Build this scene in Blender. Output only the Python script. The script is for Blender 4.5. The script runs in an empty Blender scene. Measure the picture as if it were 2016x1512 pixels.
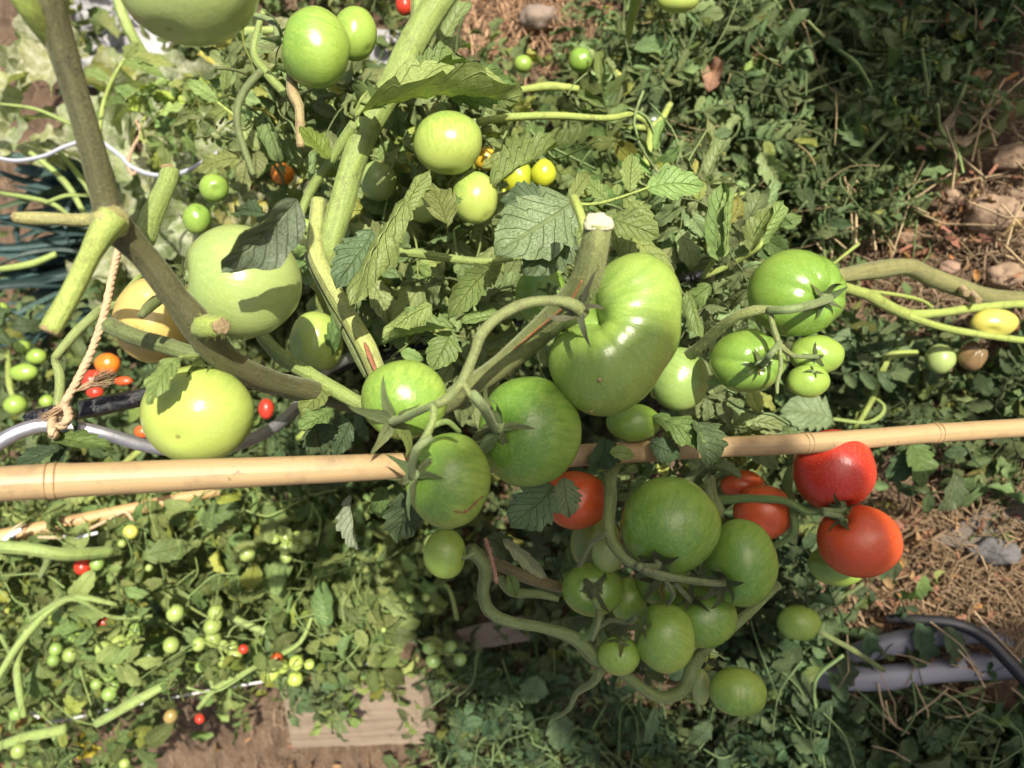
import bpy, math, random
import numpy as np
from mathutils import Vector, Matrix, noise
PI = math.pi
SC = bpy.context.scene
COL = SC.collection

# ------------------------------------------------------------------ camera, light, exposure
CAM_H, TILT, FPX = 1.18, math.radians(25), 1500.0
cr = Vector((0, -math.cos(TILT), -math.sin(TILT)))        # picture right
cu = Vector((1, 0, 0))                                    # picture up
cd = Vector((0, math.sin(TILT), -math.cos(TILT)))         # view direction
CO = Vector((0, 0, CAM_H))
cam_data = bpy.data.cameras.new('camera')
cam = bpy.data.objects.new('camera', cam_data); COL.objects.link(cam)
cam.matrix_world = Matrix(((cr.x, cu.x, -cd.x, CO.x), (cr.y, cu.y, -cd.y, CO.y), (cr.z, cu.z, -cd.z, CO.z), (0, 0, 0, 1)))
cam_data.sensor_width = 36
cam_data.lens = 36 * FPX / 2016
cam_data.clip_start = 0.02
cam_data.clip_end = 400
cam_data.dof.use_dof = True
cam_data.dof.focus_distance = 0.50
cam_data.dof.aperture_fstop = 8.0
SC.camera = cam

SUN = (cr * 0.15 + cu * 0.33 - cd).normalized()
world = bpy.data.worlds.new('World'); SC.world = world; world.use_nodes = True
nt = world.node_tree
sky = nt.nodes.new('ShaderNodeTexSky'); sky.sky_type = 'NISHITA'; sky.sun_disc = False
sky.dust_density = 5.0; sky.air_density = 0.8; sky.ozone_density = 0.4
sky.sun_elevation = math.asin(SUN.z); sky.sun_rotation = math.atan2(SUN.x, SUN.y)
nt.links.new(sky.outputs['Color'], nt.nodes['Background'].inputs['Color'])
nt.nodes['Background'].inputs['Strength'].default_value = 0.08
ld = bpy.data.lights.new('sun', 'SUN'); ld.energy = 5.0; ld.angle = math.radians(0.53); ld.color = (1, 0.93, 0.82)
sun = bpy.data.objects.new('sun', ld); COL.objects.link(sun)
sun.rotation_euler = SUN.to_track_quat('Z', 'Y').to_euler(); sun.location = SUN * 20
SC.view_settings.view_transform = 'Standard'; SC.view_settings.look = 'None'
SC.view_settings.gamma = 1; SC.view_settings.use_curve_mapping = False
SC.view_settings.exposure = 0.72
SC.render.engine = 'CYCLES'
SC.cycles.max_bounces = 8; SC.cycles.transparent_max_bounces = 4
SC.cycles.use_denoising = True

# ------------------------------------------------------------------ helpers
def P(px, py, z):
    """the place seen at this picture point, z metres along the view axis"""
    return CO + cr * ((px - 1008) / FPX * z) + cu * ((756 - py) / FPX * z) + cd * z
def G(px, py, h=0.0):
    d = cr * ((px - 1008) / FPX) + cu * ((756 - py) / FPX) + cd
    t = (h - CAM_H) / d.z
    return CO + d * t
def CV(x, y, z):
    return (cr * x + cu * y - cd * z)
def gz(px, py):
    return (G(px, py) - CO).dot(cd)

def tag(o, label=None, cat=None, group=None, kind=None):
    if label: o['label'] = label
    if cat: o['category'] = cat
    if group: o['group'] = group
    if kind: o['kind'] = kind
    return o
def empty(name, loc, label, cat, group=None):
    o = bpy.data.objects.new(name, None); COL.objects.link(o); o.location = loc
    o.empty_display_size = 0.02
    return tag(o, label, cat, group)
def link(name, me, parent=None, color=None, mat4=None):
    """one mesh object; mat4 is where it stands in the world"""
    o = bpy.data.objects.new(name, me); COL.objects.link(o)
    m = mat4 if mat4 is not None else Matrix.Identity(4)
    if parent is not None:
        o.parent = parent
        o.matrix_basis = WM(parent).inverted() @ m
    else:
        o.matrix_basis = m
    if color: o.color = color if len(color) == 4 else (*color, 1)
    return o
def WM(o):
    m = o.matrix_basis.copy()
    while o.parent is not None:
        o = o.parent
        m = o.matrix_basis @ m
    return m
def mesh_np(name, v, f, mat, uv=None, tint=None, unit=None, smooth=True, f3=None):
    """v Nx3, f Mx4 quads, f3 Kx3 triangles"""
    me = bpy.data.meshes.new(name)
    v = np.asarray(v, dtype=np.float32)
    loops, sizes = [], []
    if f is not None and len(f):
        f = np.asarray(f, dtype=np.int32); loops.append(f.ravel()); sizes.append(np.full(len(f), 4))
    if f3 is not None and len(f3):
        f3 = np.asarray(f3, dtype=np.int32); loops.append(f3.ravel()); sizes.append(np.full(len(f3), 3))
    loops = np.concatenate(loops); sizes = np.concatenate(sizes)
    me.vertices.add(len(v)); me.vertices.foreach_set('co', v.ravel())
    me.loops.add(len(loops)); me.loops.foreach_set('vertex_index', loops.astype(np.int32))
    me.polygons.add(len(sizes))
    me.polygons.foreach_set('loop_start', np.concatenate([[0], np.cumsum(sizes)[:-1]]).astype(np.int32))
    me.polygons.foreach_set('use_smooth', np.full(len(sizes), smooth, dtype=bool))
    if uv is not None:
        l = me.uv_layers.new(name='UVMap')
        l.data.foreach_set('uv', np.asarray(uv, dtype=np.float32)[loops].ravel())
    if tint is not None:
        a = me.attributes.new('tint', 'FLOAT', 'POINT'); a.data.foreach_set('value', np.asarray(tint, dtype=np.float32))
    if unit is not None:
        a = me.attributes.new('unit', 'FLOAT_VECTOR', 'POINT'); a.data.foreach_set('vector', np.asarray(unit, dtype=np.float32).ravel())
    me.update(calc_edges=True); me.validate()
    me.materials.append(mat)
    return me
class MB:
    def __init__(s): s.v, s.f, s.f3, s.uv, s.t, s.n = [], [], [], [], [], 0
    def add(s, v, f=None, uv=None, tint=0.5, f3=None):
        v = np.asarray(v, dtype=np.float64); k = len(v)
        s.v.append(v); s.uv.append(np.zeros((k, 2)) if uv is None else np.asarray(uv)); s.t.append(np.full(k, tint) if np.isscalar(tint) else tint)
        if f is not None and len(f): s.f.append(np.asarray(f) + s.n)
        if f3 is not None and len(f3): s.f3.append(np.asarray(f3) + s.n)
        s.n += k
    def mesh(s, name, mat, origin=None, smooth=True):
        v = np.concatenate(s.v)
        if origin is not None: v = v - np.array(origin)
        return mesh_np(name, v, np.concatenate(s.f) if s.f else None, mat, np.concatenate(s.uv), np.concatenate(s.t), smooth=smooth, f3=np.concatenate(s.f3) if s.f3 else None)
    def obj(s, name, mat, parent=None, color=None, smooth=True, origin=None):
        v = np.concatenate(s.v)
        o = Vector(v.mean(0)) if origin is None else Vector(origin)
        return link(name, s.mesh(name, mat, o, smooth), parent, color, Matrix.Translation(o))

def spline(pts, vals, per=5):
    """Catmull-Rom through pts with matching scalar values"""
    pts = [Vector(p) for p in pts]
    if len(pts) == 2: per = max(per, 2)
    out, ov = [], []
    n = len(pts)
    for i in range(n - 1):
        p0, p1, p2, p3 = pts[max(i - 1, 0)], pts[i], pts[i + 1], pts[min(i + 2, n - 1)]
        for k in range(per):
            t = k / per
            out.append(0.5 * ((2 * p1) + (p2 - p0) * t + (2 * p0 - 5 * p1 + 4 * p2 - p3) * t * t + (3 * p1 - p0 - 3 * p2 + p3) * t ** 3))
            ov.append(vals[i] * (1 - t) + vals[i + 1] * t)
    out.append(pts[-1]); ov.append(vals[-1])
    return out, ov
def tube_arr(pts, rad, sides=10, cap=True, wob=0.0, flat=1.0, seed=0):
    """tube through pts: verts, quads, uv, triangle caps"""
    n = len(pts); V, UV = [], []
    rnd = random.Random(seed)
    tan = [(pts[min(i + 1, n - 1)] - pts[max(i - 1, 0)]).normalized() for i in range(n)]
    a = Vector((0, 0, 1)) if abs(tan[0].z) < 0.9 else Vector((1, 0, 0))
    nx = (a - tan[0] * a.dot(tan[0])).normalized(); L = 0
    ph = rnd.random() * 10
    for i in range(n):
        nx = (nx - tan[i] * nx.dot(tan[i])).normalized(); ny = tan[i].cross(nx)
        if i: L += (pts[i] - pts[i - 1]).length
        for k in range(sides + 1):
            an = 2 * PI * k / sides
            r = rad[i] * (1 + wob * noise.noise(Vector((math.cos(an) * 0.8 + ph, math.sin(an) * 0.8, L / max(rad[i], 1e-5) * 0.16))) + wob * .35 * math.cos(5 * an + ph + L * 9))
            V.append(pts[i] + nx * (math.cos(an) * r) + ny * (math.sin(an) * r * flat)); UV.append((k / sides, L * 20))
    F = [(i * (sides + 1) + k, i * (sides + 1) + k + 1, (i + 1) * (sides + 1) + k + 1, (i + 1) * (sides + 1) + k) for i in range(n - 1) for k in range(sides)]
    F3 = []
    if cap:
        for e, i in ((0, 0), (1, n - 1)):
            c = len(V); V.append(pts[i] + tan[i] * ((1 if e else -1) * rad[i] * 0.15)); UV.append((0.5, L * 20 * e))
            for k in range(sides):
                q = (i * (sides + 1) + k, i * (sides + 1) + k + 1)
                F3.append((q[0], q[1], c) if e else (q[1], q[0], c))
    return [tuple(v) for v in V], F, UV, F3
def add_tube(mb, pts, rad, sides=10, per=5, wob=0.0, tint=0.5, cap=True, flat=1.0, seed=0):
    p, r = spline(pts, rad, per)
    v, f, uv, f3 = tube_arr(p, r, sides, cap, wob, flat, seed)
    mb.add(v, f, uv, tint, f3)
    return p, r
def px_path(rows):
    """rows of (px, py, z, width in px) -> points, radii"""
    return [P(a, b, z) for a, b, z, w in rows], [w * 0.5 / FPX * z for a, b, z, w in rows]

# ------------------------------------------------------------------ materials
def new_mat(name):
    m = bpy.data.materials.new(name); m.use_nodes = True
    return m, m.node_tree.nodes, m.node_tree.links, m.node_tree.nodes['Principled BSDF']
def N(nodes, t, **kw):
    n = nodes.new(t)
    for k, v in kw.items(): setattr(n, k, v)
    return n
def math_(nodes, links, op, a, b=None, c=None, clamp=False):
    n = nodes.new('ShaderNodeMath'); n.operation = op; n.use_clamp = clamp
    for i, x in enumerate((a, b, c)):
        if x is None: continue
        if isinstance(x, (int, float)): n.inputs[i].default_value = x
        else: links.new(x, n.inputs[i])
    return n.outputs[0]
def mix_(nodes, links, fac, a, b, mode='MIX'):
    n = nodes.new('ShaderNodeMix'); n.data_type = 'RGBA'; n.blend_type = mode
    for s, x in ((n.inputs[0], fac), (n.inputs[6], a), (n.inputs[7], b)):
        if isinstance(x, (int, float)): s.default_value = x
        elif isinstance(x, tuple): s.default_value = x if len(x) == 4 else (*x, 1)
        else: links.new(x, s)
    return n.outputs[2]
def ramp_(nodes, links, fac, stops):
    n = nodes.new('ShaderNodeValToRGB')
    while len(n.color_ramp.elements) < len(stops): n.color_ramp.elements.new(0.5)
    for e, (p, c) in zip(n.color_ramp.elements, stops):
        e.position = p; e.color = c if len(c) == 4 else (*c, 1)
    links.new(fac, n.inputs[0]); return n.outputs[0]
def noise_(nodes, links, vec, scale, detail=3, rough=0.5, dist=0):
    n = nodes.new('ShaderNodeTexNoise'); n.inputs['Scale'].default_value = scale; n.inputs['Detail'].default_value = detail
    n.inputs['Roughness'].default_value = rough; n.inputs['Distortion'].default_value = dist
    if vec is not None: links.new(vec, n.inputs['Vector'])
    return n.outputs[0]
def bump_(nodes, links, h, strength, dist, normal=None):
    n = nodes.new('ShaderNodeBump'); n.inputs['Strength'].default_value = strength; n.inputs['Distance'].default_value = dist
    links.new(h, n.inputs['Height'])
    if normal is not None: links.new(normal, n.inputs['Normal'])
    return n.outputs[0]

def leaf_material(name, mott=0.35, spots=0.0, veins=7.0, trans=0.15, rough=0.5, under=(1.25, 1.25, 1.3), mildew=0.0):
    m, nd, lk, bs = new_mat(name)
    oi = N(nd, 'ShaderNodeObjectInfo'); tn = N(nd, 'ShaderNodeAttribute', attribute_name='tint'); tc = N(nd, 'ShaderNodeTexCoord')
    geo = N(nd, 'ShaderNodeNewGeometry')
    sep = N(nd, 'ShaderNodeSeparateXYZ'); lk.new(tc.outputs['UV'], sep.inputs[0])
    u = math_(nd, lk, 'ABSOLUTE', math_(nd, lk, 'MULTIPLY_ADD', sep.outputs[0], 2.0, -1.0))
    t = sep.outputs[1]
    wv = math_(nd, lk, 'MULTIPLY', math_(nd, lk, 'MULTIPLY_ADD', u, -0.26, t), veins)
    fr = math_(nd, lk, 'ABSOLUTE', math_(nd, lk, 'MULTIPLY_ADD', math_(nd, lk, 'FRACT', wv), 2.0, -1.0))  # 1 at vein
    lat = math_(nd, lk, 'POWER', fr, 20.0)
    mid = math_(nd, lk, 'SUBTRACT', 1.0, math_(nd, lk, 'MULTIPLY', u, 14.0), clamp=True)
    vor = N(nd, 'ShaderNodeTexVoronoi', feature='DISTANCE_TO_EDGE'); vor.inputs['Scale'].default_value = 22
    lk.new(tc.outputs['UV'], vor.inputs['Vector'])
    net = math_(nd, lk, 'SUBTRACT', 1.0, math_(nd, lk, 'MULTIPLY', vor.outputs[0], 24.0), clamp=True)
    vein = math_(nd, lk, 'MAXIMUM', math_(nd, lk, 'MULTIPLY', lat, 0.75), mid)
    vein = math_(nd, lk, 'MAXIMUM', vein, math_(nd, lk, 'MULTIPLY', net, 0.22))
    n1 = noise_(nd, lk, geo.outputs['Position'], 38, 3); n2 = noise_(nd, lk, geo.outputs['Position'], 160, 2)
    r = math_(nd, lk, 'ADD', oi.outputs['Random'], tn.outputs['Fac'])
    r = math_(nd, lk, 'FRACT', math_(nd, lk, 'MULTIPLY', r, 1.37))
    val = math_(nd, lk, 'MULTIPLY_ADD', math_(nd, lk, 'POWER', oi.outputs['Random'], 1.5), 0.5, 0.8)
    val = math_(nd, lk, 'MULTIPLY', val, math_(nd, lk, 'MULTIPLY_ADD', tn.outputs['Fac'], 1.0, 0.5))
    val = math_(nd, lk, 'MULTIPLY', val, math_(nd, lk, 'MULTIPLY_ADD', n1, mott * 2, 1 - mott))
    vc = N(nd, 'ShaderNodeCombineXYZ')
    for i in range(3): lk.new(val, vc.inputs[i])
    col = mix_(nd, lk, 1.0, oi.outputs['Color'], vc.outputs[0], 'MULTIPLY')
    # some leaves lean yellow, some blue
    hue = N(nd, 'ShaderNodeHueSaturation')
    lk.new(math_(nd, lk, 'MULTIPLY_ADD', math_(nd, lk, 'FRACT', math_(nd, lk, 'MULTIPLY', r, 7.31)), 0.06, 0.458), hue.inputs['Hue'])
    lk.new(col, hue.inputs['Color']); col = hue.outputs[0]
    yl = math_(nd, lk, 'GREATER_THAN', math_(nd, lk, 'FRACT', math_(nd, lk, 'MULTIPLY', r, 23.7)), 0.93)
    col = mix_(nd, lk, math_(nd, lk, 'MULTIPLY', yl, 0.7), col, mix_(nd, lk, 1.0, col, (1.75, 1.42, 0.75), 'MULTIPLY'))
    col = mix_(nd, lk, math_(nd, lk, 'MULTIPLY', math_(nd, lk, 'MAXIMUM', math_(nd, lk, 'MULTIPLY', lat, 0.75), math_(nd, lk, 'MULTIPLY', net, 0.3)), 0.5), col, mix_(nd, lk, 1.0, col, (0.5, 0.55, 0.5), 'MULTIPLY'))  # side veins darkened: shade of their grooves put into the colour
    col = mix_(nd, lk, math_(nd, lk, 'MULTIPLY', mid, 0.6), col, mix_(nd, lk, 1.0, col, (1.7, 1.55, 1.3), 'MULTIPLY'))
    if spots:
        s = math_(nd, lk, 'GREATER_THAN', noise_(nd, lk, geo.outputs['Position'], 70, 2), 1 - spots)
        col = mix_(nd, lk, math_(nd, lk, 'MULTIPLY', s, 0.75), col, (0.30, 0.24, 0.10))
    if mildew:
        s = ramp_(nd, lk, noise_(nd, lk, geo.outputs['Position'], 60, 5, 0.7), [(0.42, (0, 0, 0)), (0.62, (1, 1, 1))])
        col = mix_(nd, lk, math_(nd, lk, 'MULTIPLY', s, mildew), col, (0.50, 0.50, 0.38))
    dcol = mix_(nd, lk, math_(nd, lk, 'MULTIPLY', geo.outputs['Backfacing'], 0.8), col, mix_(nd, lk, 1.0, col, under, 'MULTIPLY'))
    lk.new(dcol, bs.inputs['Base Color'])
    bs.inputs['Roughness'].default_value = rough
    bs.inputs['Specular IOR Level'].default_value = 0.22
    h = math_(nd, lk, 'MULTIPLY_ADD', vein, -1.0, math_(nd, lk, 'MULTIPLY', n2, 0.6))
    nb = bump_(nd, lk, h, 0.85, 0.0022); lk.new(nb, bs.inputs['Normal'])
    tr = N(nd, 'ShaderNodeBsdfTranslucent')
    lk.new(mix_(nd, lk, 1.0, dcol, (1.7, 1.9, 0.7), 'MULTIPLY'), tr.inputs['Color']); lk.new(nb, tr.inputs['Normal'])
    ms = N(nd, 'ShaderNodeMixShader'); ms.inputs[0].default_value = trans
    lk.new(bs.outputs[0], ms.inputs[1]); lk.new(tr.outputs[0], ms.inputs[2])
    lk.new(ms.outputs[0], nd['Material Output'].inputs['Surface'])
    return m
M_LEAF = leaf_material('tomato_leaf')
M_SQUASH = leaf_material('squash_leaf', mott=0.5, veins=5.0, trans=0.25, rough=0.6, mildew=0.65)
M_STRAP = leaf_material('leek_leaf', mott=0.2, veins=0.01, trans=0.1, rough=0.45)
M_DRY = leaf_material('dry_leaf', mott=0.6, trans=0.12, rough=0.8, under=(1, 1, 1))

def stem_material():
    m, nd, lk, bs = new_mat('stem')
    oi = N(nd, 'ShaderNodeObjectInfo'); geo = N(nd, 'ShaderNodeNewGeometry'); tc = N(nd, 'ShaderNodeTexCoord')
    mp = N(nd, 'ShaderNodeMapping'); mp.inputs['Scale'].default_value = (5, 0.45, 1); lk.new(tc.outputs['UV'], mp.inputs[0])
    n0 = noise_(nd, lk, mp.outputs[0], 4, 4, 0.6); n1 = noise_(nd, lk, geo.outputs['Position'], 90, 5, 0.7); n2 = noise_(nd, lk, geo.outputs['Position'], 850, 3, 0.8)
    col = mix_(nd, lk, ramp_(nd, lk, n0, [(0.35, (0, 0, 0)), (0.7, (1, 1, 1))]), oi.outputs['Color'], mix_(nd, lk, 1.0, oi.outputs['Color'], (1.5, 1.4, 1.2), 'MULTIPLY'))
    dk = ramp_(nd, lk, n1, [(0.5, (0, 0, 0)), (0.72, (1, 1, 1))])
    col = mix_(nd, lk, math_(nd, lk, 'MULTIPLY', dk, 0.75), col, mix_(nd, lk, 1.0, oi.outputs['Color'], (0.62, 0.45, 0.45), 'MULTIPLY'))
    sp = ramp_(nd, lk, n2, [(0.50, (0, 0, 0)), (0.64, (1, 1, 1))])
    col = mix_(nd, lk, math_(nd, lk, 'MULTIPLY', sp, 0.65), col, mix_(nd, lk, 1.0, oi.outputs['Color'], (2.1, 2.0, 1.6), 'MULTIPLY'))
    lk.new(col, bs.inputs['Base Color'])
    bs.inputs['Roughness'].default_value = 0.6; bs.inputs['Sheen Weight'].default_value = 0.2; bs.inputs['Sheen Roughness'].default_value = 0.3
    bs.inputs['Sheen Tint'].default_value = (0.8, 0.9, 0.6, 1)
    b1 = bump_(nd, lk, n0, 0.4, 0.0018); lk.new(bump_(nd, lk, n2, 0.8, 0.0006, b1), bs.inputs['Normal'])
    return m
M_STEM = stem_material()

def tomato_material():
    m, nd, lk, bs = new_mat('tomato_skin')
    oi = N(nd, 'ShaderNodeObjectInfo'); un = N(nd, 'ShaderNodeAttribute', attribute_name='unit')
    vec = un.outputs['Vector']
    sep = N(nd, 'ShaderNodeSeparateXYZ'); lk.new(vec, sep.inputs[0]); z = sep.outputs[2]
    off = N(nd, 'ShaderNodeVectorMath', operation='ADD'); cx = N(nd, 'ShaderNodeCombineXYZ')
    for i in range(3): lk.new(math_(nd, lk, 'MULTIPLY', oi.outputs['Random'], 37.0 + 11 * i), cx.inputs[i])
    lk.new(vec, off.inputs[0]); lk.new(cx.outputs[0], off.inputs[1])
    mp = N(nd, 'ShaderNodeMapping'); mp.inputs['Scale'].default_value = (7, 7, 0.7); lk.new(vec, mp.inputs[0])
    streak = noise_(nd, lk, mp.outputs[0], 1.6, 4, 0.6); blot = noise_(nd, lk, off.outputs[0], 1.9, 4)
    speck = noise_(nd, lk, off.outputs[0], 30, 3, 0.75)
    base = oi.outputs['Color']
    sh = math_(nd, lk, 'MULTIPLY_ADD', z, 0.55, math_(nd, lk, 'MULTIPLY_ADD', streak, 2.0, math_(nd, lk, 'MULTIPLY_ADD', blot, 1.7, -1.55)))
    sh = ramp_(nd, lk, sh, [(0.02, (0, 0, 0)), (0.75, (1, 1, 1))])
    sh = math_(nd, lk, 'MULTIPLY', sh, oi.outputs['Alpha'])
    dark = mix_(nd, lk, 1.0, base, (0.40, 0.62, 0.55), 'MULTIPLY')
    col = mix_(nd, lk, sh, base, dark)
    yel = ramp_(nd, lk, blot, [(0.45, (0, 0, 0)), (0.75, (1, 1, 1))])
    col = mix_(nd, lk, math_(nd, lk, 'MULTIPLY', yel, 0.35), col, mix_(nd, lk, 1.0, base, (1.25, 1.12, 0.95), 'MULTIPLY'))
    sp = ramp_(nd, lk, speck, [(0.56, (0, 0, 0)), (0.68, (1, 1, 1))])
    col = mix_(nd, lk, math_(nd, lk, 'MULTIPLY', sp, 0.55), col, mix_(nd, lk, 0.5, mix_(nd, lk, 1.0, base, (1.5, 1.5, 1.4), 'MULTIPLY'), (0.45, 0.46, 0.25)))
    # blossom scar and small blemishes
    rad = math_(nd, lk, 'SQRT', math_(nd, lk, 'ADD', math_(nd, lk, 'POWER', sep.outputs[0], 2.0), math_(nd, lk, 'POWER', sep.outputs[1], 2.0)))
    sc = math_(nd, lk, 'MULTIPLY', math_(nd, lk, 'LESS_THAN', math_(nd, lk, 'MULTIPLY_ADD', speck, 0.05, rad), 0.075), math_(nd, lk, 'LESS_THAN', z, 0.0))
    bl = math_(nd, lk, 'GREATER_THAN', noise_(nd, lk, off.outputs[0], 6.5, 5, 0.75), 0.735)
    col = mix_(nd, lk, math_(nd, lk, 'MULTIPLY', math_(nd, lk, 'MAXIMUM', sc, bl), 0.6), col, (0.16, 0.12, 0.05))
    lk.new(col, bs.inputs['Base Color'])
    rg = math_(nd, lk, 'MULTIPLY_ADD', noise_(nd, lk, off.outputs[0], 9, 4), 0.14, 0.14)
    lk.new(rg, bs.inputs['Roughness'])
    bs.inputs['Specular IOR Level'].default_value = 0.5
    bs.inputs['Subsurface Weight'].default_value = 0.12; bs.inputs['Subsurface Radius'].default_value = (0.6, 0.5, 0.15); bs.inputs['Subsurface Scale'].default_value = 0.006
    b = bump_(nd, lk, speck, 0.12, 0.0008); b = bump_(nd, lk, streak, 0.10, 0.003, b)
    lk.new(b, bs.inputs['Normal'])
    return m
M_TOM = tomato_material()

def simple_mat(name, scale=60, var=0.35, rough=0.7, bump=0.3, bdist=0.002, stretch=None, spec=0.3, metal=0.0, fine=500):
    """object colour with noise mottling and relief"""
    m, nd, lk, bs = new_mat(name)
    oi = N(nd, 'ShaderNodeObjectInfo'); geo = N(nd, 'ShaderNodeNewGeometry'); tc = N(nd, 'ShaderNodeTexCoord'); tn = N(nd, 'ShaderNodeAttribute', attribute_name='tint')
    vec = geo.outputs['Position']
    if stretch:
        mp = N(nd, 'ShaderNodeMapping'); mp.inputs['Scale'].default_value = stretch; lk.new(tc.outputs['UV'], mp.inputs[0]); vec = mp.outputs[0]
    n1 = noise_(nd, lk, vec, scale, 5, 0.6); n2 = noise_(nd, lk, geo.outputs['Position'], fine, 2)
    val = math_(nd, lk, 'MULTIPLY', math_(nd, lk, 'MULTIPLY_ADD', n1, var * 2, 1 - var), math_(nd, lk, 'MULTIPLY_ADD', tn.outputs['Fac'], 0.6, 0.7))
    vc = N(nd, 'ShaderNodeCombineXYZ')
    for i in range(3): lk.new(val, vc.inputs[i])
    lk.new(mix_(nd, lk, 1.0, oi.outputs['Color'], vc.outputs[0], 'MULTIPLY'), bs.inputs['Base Color'])
    bs.inputs['Roughness'].default_value = rough; bs.inputs['Specular IOR Level'].default_value = spec; bs.inputs['Metallic'].default_value = metal
    b = bump_(nd, lk, n1, bump, bdist); lk.new(bump_(nd, lk, n2, bump * 0.7, bdist * 0.4, b), bs.inputs['Normal'])
    return m
M_SOIL_CLOD = simple_mat('dry_soil', 45, 0.4, 0.95, 0.8, 0.006)
M_STRAW = simple_mat('straw', 30, 0.3, 0.75, 0.2, 0.001)
M_WOOD = simple_mat('weathered_wood', 5, 0.75, 0.85, 0.7, 0.003, (5, 0.45, 1))
M_PLASTIC = simple_mat('plastic', 20, 0.2, 0.45, 0.25, 0.003, spec=0.5)
M_TAPE = simple_mat('black_tape', 160, 0.5, 0.25, 1.0, 0.004, spec=0.6)
M_METAL = simple_mat('zinc_wire', 120, 0.45, 0.42, 0.25, 0.001, metal=0.75, spec=0.5)
M_TWINE = simple_mat('jute', 300, 0.45, 0.9, 0.8, 0.001, fine=1500)
M_BARK = simple_mat('bark', 40, 0.5, 0.9, 0.9, 0.006)
def bamboo_mat():
    m, nd, lk, bs = new_mat('bamboo')
    oi = N(nd, 'ShaderNodeObjectInfo'); geo = N(nd, 'ShaderNodeNewGeometry'); tc = N(nd, 'ShaderNodeTexCoord')
    mp = N(nd, 'ShaderNodeMapping'); mp.inputs['Scale'].default_value = (10, 0.5, 1); lk.new(tc.outputs['UV'], mp.inputs[0])
    n0 = noise_(nd, lk, mp.outputs[0], 3, 4, 0.6); n1 = noise_(nd, lk, geo.outputs['Position'], 80, 5, 0.75); n2 = noise_(nd, lk, geo.outputs['Position'], 18, 2)
    col = mix_(nd, lk, math_(nd, lk, 'MULTIPLY', n0, 0.5), oi.outputs['Color'], mix_(nd, lk, 1.0, oi.outputs['Color'], (0.72, 0.62, 0.5), 'MULTIPLY'))
    col = mix_(nd, lk, math_(nd, lk, 'MULTIPLY', n2, 0.35), col, mix_(nd, lk, 1.0, oi.outputs['Color'], (0.92, 1.0, 0.8), 'MULTIPLY'))
    s = math_(nd, lk, 'GREATER_THAN', n1, 0.66)
    col = mix_(nd, lk, math_(nd, lk, 'MULTIPLY', s, 0.6), col, (0.12, 0.07, 0.03))
    mp2 = N(nd, 'ShaderNodeMapping'); mp2.inputs['Scale'].default_value = (26, 0.35, 1); lk.new(tc.outputs['UV'], mp2.inputs[0])
    ln = ramp_(nd, lk, noise_(nd, lk, mp2.outputs[0], 3, 3, 0.6), [(0.62, (0, 0, 0)), (0.70, (1, 1, 1))])
    col = mix_(nd, lk, math_(nd, lk, 'MULTIPLY', ln, 0.6), col, (0.20, 0.13, 0.07))
    stn = ramp_(nd, lk, noise_(nd, lk, geo.outputs['Position'], 34, 6, 0.7), [(0.52, (0, 0, 0)), (0.68, (1, 1, 1))])
    col = mix_(nd, lk, math_(nd, lk, 'MULTIPLY', stn, 0.6), col, (0.17, 0.12, 0.07))
    lk.new(col, bs.inputs['Base Color']); bs.inputs['Roughness'].default_value = 0.5
    lk.new(bump_(nd, lk, n0, 0.2, 0.0008), bs.inputs['Normal'])
    return m
M_BAMBOO = bamboo_mat()
def ground_mat():
    m, nd, lk, bs = new_mat('garden_soil')
    geo = N(nd, 'ShaderNodeNewGeometry'); p = geo.outputs['Position']
    n0 = noise_(nd, lk, p, 3.5, 4); n1 = noise_(nd, lk, p, 30, 6, 0.65); n2 = noise_(nd, lk, p, 220, 4, 0.7)
    col = ramp_(nd, lk, n1, [(0.25, (0.085, 0.055, 0.036)), (0.5, (0.19, 0.13, 0.085)), (0.75, (0.28, 0.205, 0.14))])
    col = mix_(nd, lk, math_(nd, lk, 'MULTIPLY', n0, 0.6), col, mix_(nd, lk, 1.0, col, (0.75, 0.72, 0.7), 'MULTIPLY'))
    col = mix_(nd, lk, ramp_(nd, lk, n2, [(0.55, (0, 0, 0)), (0.8, (0.6, 0.6, 0.6))]), col, (0.36, 0.27, 0.17))
    lk.new(col, bs.inputs['Base Color']); bs.inputs['Roughness'].default_value = 0.95; bs.inputs['Specular IOR Level'].default_value = 0.15
    b = bump_(nd, lk, n1, 0.9, 0.02); lk.new(bump_(nd, lk, n2, 0.9, 0.006, b), bs.inputs['Normal'])
    return m
M_GROUND = ground_mat()

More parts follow.
